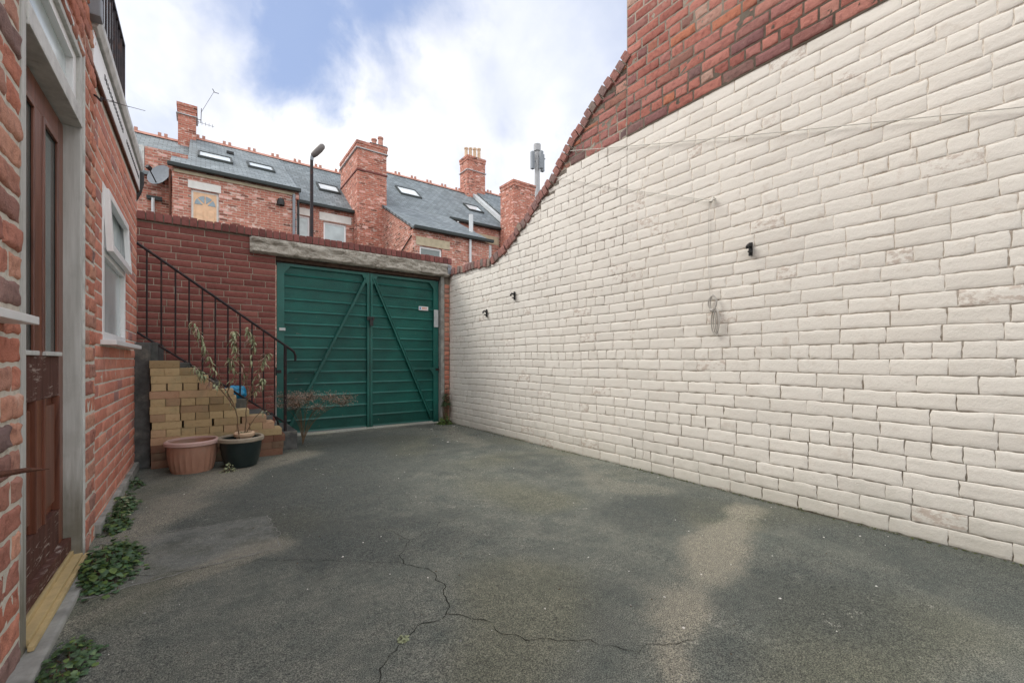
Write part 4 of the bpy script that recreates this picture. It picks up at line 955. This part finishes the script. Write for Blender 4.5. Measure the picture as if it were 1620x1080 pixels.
# near window with its sill
wf = MB(); wf.box(XL-.1, XL-.05, 1.002, 1.798, 1.132, 2.298); nw = wf.build('near_window', [M_WHITE], house, bevel=.004)
wf = MB(); wf.box(XL-.049, XL-.045, 1.06, 1.74, 1.19, 2.24); wf.build('pane', [M_GLASS], nw)
wf = MB(); wf.box(XL-.06, -.398, .9, 1.905, 1.088, 1.112); wf.build('near_window_sill', [M_WHITE], house, bevel=.003)
mb = MB(); mb.tube([(XL-.02, .95, .58), (-.44, 1.15, .585), (-.405, 1.40, .60), (-.385, 1.62, .625), (-.375, 1.86, .665)], [.012, .011, .010, .008, .002], 8)
mb = MB(); mb.tube([(XL-.03, 1.30, .715), (-.44, 1.40, .712), (-.415, 1.60, .698), (-.398, 1.78, .672), (-.385, 1.94, .641)], [.008, .009, .009, .007, .001], 8)
tag(mb.build('iron_spike', [M_RUST], smooth=True), 'thin rusty iron spike sticking out of the near brick pier', 'spike')
# door and frame
YJ = DY1
df = MB(); df.box(XL-.085, XL+.004, YJ-.055, YJ-.002, 0.0, DZ1-.002); df.box(XL-.085, XL+.004, DY0+.002, DY0+.05, 0.0, DZ1-.002)
df.box(XL-.085, XL+.004, DY0+.05, YJ-.055, DZ1-.055, DZ1-.002)
frame = df.build('door_frame', [M_BOARD], house, bevel=.004)
df = MB(); df.box(XL+.0, XL+.011, YJ-.012, YJ+.006, 0, DZ1+.012); df.box(XL+.0, XL+.011, DY0+.0, YJ-.012, DZ1-.012, DZ1+.012); df.build('architrave', [M_WPAINT], frame, bevel=.004)
df = MB(); df.box(XL-.085, XL+.010, DY0+.05, YJ-.055, 2.115, 2.185); df.box(XL-.07, XL+.012, DY0+.05, YJ-.055, 2.103, 2.128); df.build('transom', [M_WPAINT], frame, bevel=.004)
fl_ = MB(); f0, f1, g0, g1 = DY0+.05, YJ-.055, 2.185, DZ1-.055
fl_.box(XL-.06, XL-.012, f0, f0+.05, g0, g1); fl_.box(XL-.06, XL-.012, f1-.05, f1, g0, g1); fl_.box(XL-.06, XL-.012, f0+.05, f1-.05, g0, g0+.04); fl_.box(XL-.06, XL-.012, f0+.05, f1-.05, g1-.04, g1)
fan = fl_.build('fanlight', [M_WHITE], house, bevel=.004)
fl_ = MB(); fl_.box(XL-.045, XL-.038, f0+.05, f1-.05, g0+.04, g1-.04); fl_.build('pane', [M_FROST], fan)
XD = XL-.056
y0, y1 = DY0+.052, YJ-.057; z0, z1 = .075, 2.095
st_w = .085; my = (y0+y1)/2+.02
dr = MB(); T = .044
dr.box(XD-T, XD, y0, y0+st_w, z0, z1); dr.box(XD-T, XD, y1-st_w, y1, z0, z1)
dr.box(XD-T, XD, y0+st_w, y1-st_w, 1.99, z1); dr.box(XD-T, XD, my-.05, my+.05, 1.0, 1.99); dr.box(XD-T, XD, my-.05, my+.05, .30, .82)
door = dr.build('door', [M_DOOR], house, bevel=.003)
dr = MB(); dr.box(XD-T, XD+.002, y0+st_w, y1-st_w, .82, 1.0); dr.build('middle_rail', [M_WORN], door, bevel=.004)
dr = MB(); dr.box(XD-T, XD+.002, y0+st_w, y1-st_w, z0, .30); dr.box(XD, XD+.028, y0, y1, z0, z0+.06); dr.build('bottom_rail', [M_WORN], door, bevel=.004)
for (pa, pb) in ((y0+st_w, my-.05), (my+.05, y1-st_w)):
    q = MB(); q.box(XD-.016, XD-.008, pa, pb, 1.0, 1.99); q.build('glass_panel', [M_GLASS], door)
    q = MB()
    for (ua, ub, za, zb) in ((pa, pa+.022, 1.0, 1.99), (pb-.022, pb, 1.0, 1.99), (pa+.022, pb-.022, 1.968, 1.99)): q.box(XD-.007, XD+.005, ua, ub, za, zb)
    q.build('glazing_bead', [M_DOOR], door, bevel=.005)
    q = MB(); q.box(XD-.018, XD+.014, pa, pb, 1.0, 1.018); q.build('weather_bead', [M_WPAINT], door, bevel=.004)
    q = MB(); q.box(XD-.03, XD-.018, pa, pb, .30, .82); q.box(XD-.018, XD-.004, pa+.035, pb-.035, .345, .785); q.build('timber_panel', [M_DOOR], door, bevel=.006)
    q = MB()
    for (ua, ub, za, zb) in ((pa, pa+.016, .30, .82), (pb-.016, pb, .30, .82)): q.box(XD-.018, XD+.008, ua, ub, za, zb)
    q.build('panel_bead', [M_DOOR], door, bevel=.004)
q = MB(); q.box(XL-.085, XL-.02, DY0+.05, YJ-.055, .02, .068); q.box(XL-.02, XL+.012, DY0+.05, YJ-.055, .02, .05); q.box(XL+.012, XL+.028, DY0+.02, YJ-.03, .02, .038); q.build('door_sill', [M_BRASS], house, bevel=.003)
q = MB(); q.box(XL-.2, XL+.065, DY0-.3, YJ-.05, -.05, .018); q.build('door_step', [M_KERB], house, bevel=.012)
q = MB(); q.box(XL-1.6, XL-1.58, 1.4, 3.6, 0, 2.6); q.box(XL-1.6, XL-.26, 3.1, 3.12, 0, 2.6); q.box(XL-1.6, XL-.26, 1.4, 3.12, 2.55, 2.57); q.build('hallway', [M_KERB], house)
# roof terrace railing
rl = thing('roof_railing', (XE-.09, 4.2, 2.83), 'dark purple metal railing standing on the flat roof at top left', 'railing')
XR = -.512; q = MB(); q.box(XR-.012, XR+.012, 3.32, 4.70, 3.53, 3.555); q.build('top_rail', [M_IRON], rl)
q = MB(); q.box(XR-.010, XR+.010, 3.32, 4.70, 2.93, 2.95); q.build('bottom_rail', [M_IRON], rl)
q = MB(); q.box(XR-2.0, XR-.012, 4.68, 4.70, 3.53, 3.555); q.box(XR-2.0, XR-.012, 4.68, 4.70, 2.93, 2.95); q.build('return_rail', [M_IRON], rl)
for i in range(13):
    q = MB(); y = 3.34+i*.112; w_ = .012 if i in (0, 12) else .006
    q.box(XR-w_, XR+w_, y-w_, y+w_, 2.832 if i in (0, 12) else 2.95, 3.53); q.build('upright', [M_IRON], rl)
for i in range(12):
    q = MB(); x = XR-.13-i*.14; q.box(x-.006, x+.006, 4.684, 4.696, 2.95, 3.53); q.build('upright', [M_IRON], rl)
q = MB(); q.tube([(XL+.004, 3.22, 2.42), (XL+.02, 3.2, 2.405), (XL+.03, 3.23, 2.40), (XL+.03, 3.25, 2.43)], .005); q.tube([(XL+.03, 3.23, 2.42), (-.36, 3.55, 2.55)], .0016, 5); q.tube([(XL+.03, 3.24, 2.415), (-.30, 3.75, 2.64)], .0016, 5)
tag(q.build('line_hook', [M_IRON], smooth=True), 'small metal hook with two wire ends on the left brick wall', 'hook')

# ================================================================ TERRACE BEYOND THE LANE
def hwall(mbx, u0, u1, Y, z1, holes=(), z0=0): panel(mbx, (0,Y,0), (1,0,0), (0,-1,0), u0, u1, z0, z1, holes, .25)
def hwindow(parent, x0, x1, z0, z1, Y, glass=None, bars=0):
    q = MB(); f_ = .07; a, b_ = Y+.06, Y+.12
    q.box(x0+.003, x0+f_, a, b_, z0+.003, z1-.003); q.box(x1-f_, x1-.003, a, b_, z0+.003, z1-.003); q.box(x0+f_, x1-f_, a, b_, z0+.003, z0+f_); q.box(x0+f_, x1-f_, a, b_, z1-f_, z1-.003)
    w_ = q.build('window', [M_WHITE], parent, bevel=.006)
    q = MB(); q.box(x0+f_, x1-f_, a+.02, a+.03, z0+f_, z1-f_); q.build('pane', [glass or M_FROST], w_)
    q = MB(); q.box(x0-.06, x1+.06, Y-.06, Y+.05, z0-.08, z0-.003); q.build('sill', [M_STONEB], w_)
def lintel(parent, x0, x1, z0, z1, Y, m):
    q = MB(); q.box(x0, x1, Y-.02, Y+.05, z0, z1); q.build('lintel', [m], parent, bevel=.008)
def roofplane(mbx, x0, x1, ya, za, yb, zb, t=.09):
    mbx.prism([(x0, ya, za), (x1, ya, za), (x1, yb, zb), (x0, yb, zb)], (0, 0, -t))
def skylight(parent, x0, x1, ya, yb, plane):
    za, zb = plane(ya), plane(yb); q = MB(); f_ = .07
    def P(x, y, dz): return (x, y, plane(y)+dz)
    def slab(x0, x1, y0, y1, d0, d1):
        q.add([P(x0,y0,d0),P(x1,y0,d0),P(x1,y1,d0),P(x0,y1,d0),P(x0,y0,d1),P(x1,y0,d1),P(x1,y1,d1),P(x0,y1,d1)], [(0,3,2,1),(4,5,6,7),(0,1,5,4),(1,2,6,5),(2,3,7,6),(3,0,4,7)])
    slab(x0, x1, ya, ya+f_, 0, .09); slab(x0, x1, yb-f_, yb, 0, .09); slab(x0, x0+f_, ya+f_, yb-f_, 0, .09); slab(x1-f_, x1, ya+f_, yb-f_, 0, .09)
    w_ = q.build('skylight', [M_DGUT], parent)
    q = MB(); slab(x0+f_, x1-f_, ya+f_, yb-f_, .04, .06); q.build('pane', [M_SKYL], w_)
def chimney(parent, x0, x1, y0, y1, z0, z1, pots, potm=None, band=None, cap=.06):
    q = MB(); q.box(x0, x1, y0, y1, z0, z1-.28); q.box(x0-.025, x1+.025, y0-.025, y1+.025, z1-.28, z1-.12); q.box(x0-.045, x1+.045, y0-.045, y1+.045, z1-.12, z1-.0)
    ch = q.build('chimney', [M_FB2], parent)
    if band:
        q = MB()
        for zb in band: q.box(x0-.06, x1+.06, y0-.06, y1+.06, zb-.015, zb+.015)
        q.build('band', [M_LEAD], ch)
    for (px, py, h) in pots:
        q = MB(); q.lathe((px, py, z1), [(.13, 0), (.11, .04), (.095, h*.85), (.12, h*.88), (.12, h), (.085, h), (.085, h*.7)], 14); q.build('chimney_pot', [potm or M_POT], ch, smooth=True)
    return ch
def ridge(parent, x0, x1, Y, z):
    q = MB(); q.prism([(x0, Y-.12, z-.04), (x0, Y, z+.09), (x0, Y+.12, z-.04)], (x1-x0, 0, 0))
    x = x0+.3
    while x < x1-.2:
        for dx in (-.1, .1):
            q.box(x+dx-.055, x+dx+.055, Y-.035, Y+.035, z+.06, z+.20)
        x += .93
    q.build('ridge_tiles', [M_POTR], parent, fixn=True)
YR_, YE = 22.6, 18.6
def gutter(parent, x0, x1, Y, z, m=None):
    q = MB(); q.box(x0, x1, Y-.16, Y-.03, z-.10, z+.02); q.build('gutter', [m or M_DGUT], parent, bevel=.02)
def downpipe(parent, x, Y, z0, z1, m, r=.045):
    q = MB(); q.tube([(x, Y-.08, z0), (x, Y-.08, z1)], r, 8); q.build('downpipe', [m], parent, smooth=True)
# --- far-left house
hl = thing('terraced_house', (-4, 20, 0), 'red brick terraced house carrying the grey satellite dish, farthest left', 'house', 'terraced houses beyond the lane')
q = MB(); hwall(q, -9, -.40, YE, 7.25); q.box(-1.50, -.36, YE-.04, YE+1.1, 7.0, 8.04); q.box(-9, -.45, YE+.26, 26, 0, 7.2); q.build('wall', [M_FB], hl)
q = MB(); roofplane(q, -9, -.38, YE-.15, 7.17, YR_, 10.05); roofplane(q, -9, -.38, YR_, 10.05, 26.6, 7.17); q.build('roof', [M_SLATE], hl, fixn=True)
ridge(hl, -9, -.5, YR_, 10.05)
q = MB(); q.box(-2.3, -1.51, YE-.05, YE+1.6, 7.1, 8.05); dm = q.build('dormer', [M_WPAINT], hl); q = MB(); q.box(-2.2, -1.6, YE-.058, YE-.051, 7.45, 7.95); q.build('pane', [M_FROST], dm)
downpipe(hl, -1.28, YE-.04, 0, 6.35, M_WPIPE, .05)
q = MB(); q.box(-1.45, -1.05, YE-.14, YE-.041, 6.30, 6.42); q.build('hopper', [M_DGUT], hl)
chimney(hl, -.76, -.16, YR_-.35, YR_+.35, 9.5, 11.55, [], band=[11.1])
ds = thing('satellite_dish', (-1.0, YE-.1, 6.7), 'grey satellite dish fixed to the far left terraced house', 'satellite dish')
q = MB(); vs = []; cc = Vector((-1.08, YE-.42, 7.02)); ax = Vector((-.55, -.75, .35)).normalized(); u_ = ax.cross(Vector((0,0,1))).normalized(); v_ = u_.cross(ax)
for i in range(6):
    for k in range(28):
        r_ = .36*i/5; a = 2*math.pi*k/28; vs.append(cc+(u_*math.cos(a)+v_*math.sin(a)*1.08)*r_+ax*(r_*r_*.55))
q.add(vs, [(i*28+k, i*28+(k+1)%28, (i+1)*28+(k+1)%28, (i+1)*28+k) for i in range(5) for k in range(28)])
q.add([v-ax*.012 for v in vs], [(i*28+k, (i+1)*28+k, (i+1)*28+(k+1)%28, i*28+(k+1)%28) for i in range(5) for k in range(28)])
q.build('dish', [M_GREYP], ds, smooth='all')
q = MB(); q.tube([cc-v_*.34, cc+ax*.42-v_*.10], .018, 6); q.obox(cc+ax*.44-v_*.08, u_*.05, v_*.05, ax*.07); q.tube([cc-ax*.02, cc+Vector((.05, .2, -.1)), (-1.0, YE-.05, 6.9)], .025, 6); q.build('arm', [M_BLACK], ds)
ta = MB(); b0 = Vector((-.12, YR_-.45, 11.0)); ta.tube([b0, (.02, YR_-.45, 11.0)], .015, 6); ta.tube([(0, YR_-.45, 10.9), (.02, YR_-.45, 11.5)], .012, 6)
ta.tube([(.0, YR_-.45, 11.3), (.45, YR_-.45, 12.35)], .007, 5); ta.tube([(.40, YR_-.45, 12.45), (.47, YR_-.45, 12.33), (.62, YR_-.45, 12.33)], .015, 6)
for i in range(5): ta.tube([(-.08+.12*i, YR_-.6, 10.88+.0*i), (-.08+.12*i, YR_-.3, 10.88)], .006, 4)
ta.tube([(-.14, YR_-.45, 10.9), (.46, YR_-.45, 10.86)], .007, 4)
tag(ta.build('tv_aerial', [M_IRON], smooth=True), 'spindly television aerial on the leftmost roof chimney', 'aerial')
# --- house with honey coloured door
ha = thing('terraced_house', (2.5, 20, 0), 'red brick terraced house with the honey coloured arched-glass door', 'house', 'terraced houses beyond the lane')
DOORR = (-.26, .49, 4.6, 6.58)
q = MB(); hwall(q, -.74, 2.86, 17.5, 7.2, [DOORR]); q.box(-.74, -.49, 17.76, YE, 0, 7.4); q.box(2.61, 2.86, 17.76, YE, 0, 7.3)
holesB = [(2.98, 3.52, 5.75, 6.70), (4.03, 4.92, 5.55, 6.62)]
hwall(q, 2.862, 6.4, YE, 7.2, holesB); q.box(-.38, 6.3, YE+.26, 26, 0, 7.2); q.build('wall', [M_FB], ha)
pB = lambda y: 7.22+(10.35-7.22)*(y-YE+.1)/(YR_-YE+.1); pA = lambda y: 7.25+(10.352-7.25)*(y-17.42)/(YR_-17.42)
q = MB(); roofplane(q, 2.93, 6.30, YE-.1, pB(YE-.1), YR_, 10.35); roofplane(q, -.36, 2.93, 17.42, 7.25, YR_, 10.352); roofplane(q, -.36, 6.3, YR_, 10.34, 26.6, 7.2)
roofplane(q, -.80, -.36, 17.42, 7.25, 18.5, 7.25+(1.08)*.599); q.build('roof', [M_SLATE], ha, fixn=True)
q = MB(); q.box(2.80, 2.93, 17.45, 18.9, 6.9, 7.23); q.build('roof_cheek', [M_FB], ha)
ridge(ha, -.3, 5.9, YR_, 10.35); gutter(ha, -.86, 2.98, 17.44, 7.25); gutter(ha, 2.99, 5.75, YE-.08, 7.22)
q = MB(); q.box(-.70, 2.85, 17.46, 17.497, 7.02, 7.12); q.build('eaves_board', [M_STONEB], ha)
for (x0, x1, ya, yb) in ((-.10, .98, 19.15, 20.05), (1.48, 2.40, 19.35, 20.15)): skylight(ha, x0, x1, ya, yb, pA)
skylight(ha, 4.15, 5.05, 19.95, 20.65, pB)
q = MB(); q.box(.85, 1.1, 21.0, 21.2, pA(21.1)-.02, pA(21.1)+.08); q.build('roof_vent', [M_BLACK], ha)
lintel(ha, -.34, .55, 6.60, 6.85, 17.5, M_STONEP)
q = MB(); x0, x1, z0, z1 = DOORR; a, b_ = 17.56, 17.62
q.box(x0+.003, x0+.06, a, b_, z0, z1); q.box(x1-.06, x1-.003, a, b_, z0, z1); q.box(x0+.06, x1-.06, a, b_, z1-.06, z1); q.build('door_frame', [M_STONEP], ha)
q = MB(); q.box(x0+.06, x1-.06, a+.01, b_, z0, z1-.06); dd = q.build('door', [M_PINE], ha)
q = MB(); cx = (x0+x1)/2; cz = z1-.50; seg = 4; r0 = .285
for k in range(seg):
    a0, a1 = math.pi*(k+.07)/seg, math.pi*(k+.93)/seg
    pts_ = [(cx+.07*math.cos((a0+a1)/2), a-.002, cz+.03+.07*math.sin((a0+a1)/2))]+[(cx+r0*math.cos(t), a-.002, cz+.03+r0*math.sin(t)*1.1) for t in [a0+(a1-a0)*j/4 for j in range(5)]]
    q.prism(pts_[::-1], (0, .011, 0))
q.build('fan_window', [M_FANG], dd, fixn=True)
q = MB()
for (pa, pb) in ((x0+.13, cx-.06), (cx+.06, x1-.13)): q.box(pa, pb, a-.006, a+.009, z1-1.35, z1-.62)
q.build('door_panel', [M_PINE], dd, bevel=.01)
downpipe(ha, 2.76, 17.5, 0, 7.05, M_GREYP, .05); downpipe(ha, 2.92, 17.6, 0, 7.1, M_BLACK, .04); downpipe(ha, -.80, 17.7, 0, 7.1, M_RUST, .035)
q = MB(); q.lathe((2.33, 17.42, 6.66), [(.12,-.1),(.13,0),(.10,.12),(.03,.16)], 12); q.box(2.28, 2.38, 17.42, 17.499, 6.6, 6.72); q.build('wall_lamp', [M_BLACK], ha, smooth=True)
for (x0, x1, z0, z1) in holesB: hwindow(ha, x0, x1, z0, z1, YE)
lintel(ha, 2.93, 3.62, 6.72, 7.0, YE, M_STONEP); lintel(ha, 3.87, 5.12, 6.66, 6.98, YE, M_STONEP)
downpipe(ha, 5.72, YE, 0, 7.1, M_BLACK, .05)
# big stack between the two houses
ch = chimney(ha, 5.20, 6.42, 18.0, 20.6, 0, 10.02, [(6.05, 18.5, .48), (6.28, 18.35, .56)], M_POTR, band=[9.72])
q = MB(); q.box(5.17, 6.45, 17.96, 20.63, 8.80, 8.86); q.build('string_course', [M_COPE], ch)
q = MB(); q.box(5.75, 6.50, 18.1, 19.1, 10.02, 10.14); q.build('cap_slab', [M_STEP], ch)
# --- right-hand house with a lean-to wing
hc = thing('terraced_house', (10, 20, 0), 'red brick terraced house with low slated wing behind the stone lintel', 'house', 'terraced houses beyond the lane')
YO = 14.8; pC = lambda y: 7.84+(11.03-7.84)*(y-YE+.1)/(YR_-YE+.1)
holesC = [(6.52, 7.43, 4.3, 5.20)]
q = MB(); hwall(q, 6.27, 9.55, YO, 5.78, holesC)
q.prism([(6.27, YO+.26, 0), (6.27, YE, 0), (6.27, YE, 7.75), (6.27, YO+.26, 5.90)], (.25, 0, 0)); q.prism([(9.30, YO+.26, 0), (9.30, YE, 0), (9.30, YE, 7.75), (9.30, YO+.26, 5.90)], (.25, 0, 0))
holesD = [(11.05, 12.2, 5.9, 6.95)]
hwall(q, 9.56, 13.1, YE, 7.75, holesD); q.box(6.42, 9.55, YE, YE+.25, 0, 7.7); q.box(6.42, 13.1, YE+.26, 26, 0, 7.7); q.build('wall', [M_FB], hc, fixn=True)
q = MB(); roofplane(q, 6.35, 13.15, YE-.1, 7.84, YR_, 11.03); roofplane(q, 6.35, 13.15, YR_, 11.02, 26.6, 7.8); roofplane(q, 6.22, 9.62, YO-.08, 5.86, YE+.06, 7.93); q.build('roof', [M_SLATE], hc, fixn=True)
ridge(hc, 6.5, 13.0, YR_, 11.03); gutter(hc, 6.25, 9.66, YO-.06, 5.86); gutter(hc, 9.66, 13.15, YE-.08, 7.84)
skylight(hc, 7.85, 8.95, 20.0, 20.85, pC); skylight(hc, 11.65, 12.6, 20.0, 20.7, pC)
lintel(hc, 6.37, 7.75, 5.22, 5.54, YO, M_STONEB); hwindow(hc, *holesC[0][:2], *holesC[0][2:], YO, M_GLASS)
lintel(hc, 10.6, 12.6, 6.98, 7.40, YE, M_STONEB); hwindow(hc, *holesD[0][:2], *holesD[0][2:], YE)
downpipe(hc, 8.62, YO, 0, 5.75, M_WPIPE, .05); downpipe(hc, 12.95, YE, 0, 7.7, M_WPIPE, .05)
q = MB(); q.tube([(9.35, 15.9, 6.3), (9.35, 15.9, 7.2)], .09, 10); q.build('vent_pipe', [M_WPIPE], hc, smooth=True)
q = MB(); q.prism([(13.15, YE-.12, 7.86), (13.15, YR_, 11.05), (13.15, YR_, 11.28), (13.15, YE-.12, 8.09)], (.3, 0, 0)); q.build('parapet', [M_LEAD], hc, fixn=True)
q = MB(); q.box(8.6, 9.5, YO-.02, YO-.012, 3.9, 5.1); q.build('vent_grille', [M_FB2], hc)
q = MB(); q.tube([(6.24, 14.9, 5.55), (6.24, 17.3, 4.6)], .02, 6); q.build('cable', [M_BLACK], hc)
chimney(hc, 12.78, 14.02, YR_-.45, YR_+.45, 10.4, 13.15, [(12.95+.30*i, YR_, .62+.07*i) for i in range(4)], M_POT, band=[12.3])
# --- last house
hd_ = thing('terraced_house', (17, 20, 0), 'red brick terraced house partly hidden behind the sloping cream wall', 'house', 'terraced houses beyond the lane')
q = MB(); hwall(q, 13.46, 22, YE, 8.2, [(14.6, 15.6, 6.2, 7.4)]); q.box(13.5, 22, YE+.26, 26, 0, 8.2); q.build('wall', [M_FB], hd_)
q = MB(); roofplane(q, 13.46, 22, YE-.1, 8.25, YR_, 11.4); roofplane(q, 13.46, 22, YR_, 11.39, 26.6, 8.2); q.build('roof', [M_SLATE], hd_, fixn=True)
ridge(hd_, 14.3, 22, YR_, 11.4); hwindow(hd_, 14.6, 15.6, 6.2, 7.4, YE); gutter(hd_, 14.2, 22, YE-.08, 8.25)
chimney(hd_, 12.62, 13.98, 17.3, 18.45, 0, 10.0, [])
q = MB(); q.box(13.3, 13.45, YE, YR_, 11.0, 11.05)
# ---- lane side things
sl = thing('street_lamp', (2.12, 11, 0), 'slim dark street lamp with tilted oval head rising beyond the back wall', 'street lamp')
q = MB(); q.tube([(2.12, 11, 0), (2.12, 11, 5.75)], [.05, .036], 10); q.build('pole', [M_IRON], sl, smooth=True)
q = MB(); c = Vector((2.25, 10.95, 5.95)); ax = Vector((.62, -.25, .78)).normalized(); s_ = ax.cross(Vector((0,1,0))).normalized(); t_ = s_.cross(ax)
rings = [(-.20, .03), (-.185, .055), (-.10, .075), (.05, .08), (.15, .068), (.19, .04), (.2, .01)]; vs = []
for d_, r_ in rings:
    for k in range(16): a = 2*math.pi*k/16; vs.append(c+ax*d_+s_*math.cos(a)*r_+t_*math.sin(a)*r_*1.1)
q.add(vs, [(i*16+k, i*16+(k+1)%16, (i+1)*16+(k+1)%16, (i+1)*16+k) for i in range(len(rings)-1) for k in range(16)]); q.build('lamp_head', [M_LAMP], sl, smooth='all')
q = MB(); q.tube([(2.12, 11, 5.70), (2.13, 11, 5.80)], .04, 10); q.build('collar', [M_GREYP], sl, smooth=True)
ms = thing('phone_mast', (28.6, 35, 0), 'grey telephone mast with box antennas showing above the sloping coping', 'mast')
q = MB(); q.tube([(28.6, 35, 0), (28.6, 35, 22.9)], [.45, .26], 12); q.build('pole', [M_MAST], ms, smooth=True)
q = MB(); q.tube([(28.6, 35, 22.9), (28.6, 35, 23.6)], .38, 12); q.build('top_shroud', [M_MAST], ms, smooth=True)
for k, (dx, dy) in enumerate([(-.62, 0), (.62, -.1), (.05, -.6)]):
    q = MB(); q.box(28.6+dx-.17, 28.6+dx+.17, 35+dy-.17, 35+dy+.17, 20.9, 22.7); q.box(28.6+min(0, dx), 28.6+max(0, dx)+.05, 35+min(0,dy)-.05, 35+.05, 21.7, 21.8); q.build('antenna', [M_GREYP], ms, bevel=.03)
q = MB(); q.box(28.5, 29.7, 34.95, 35.05, 22.35, 22.45); q.build('side_arm', [M_MAST], ms)
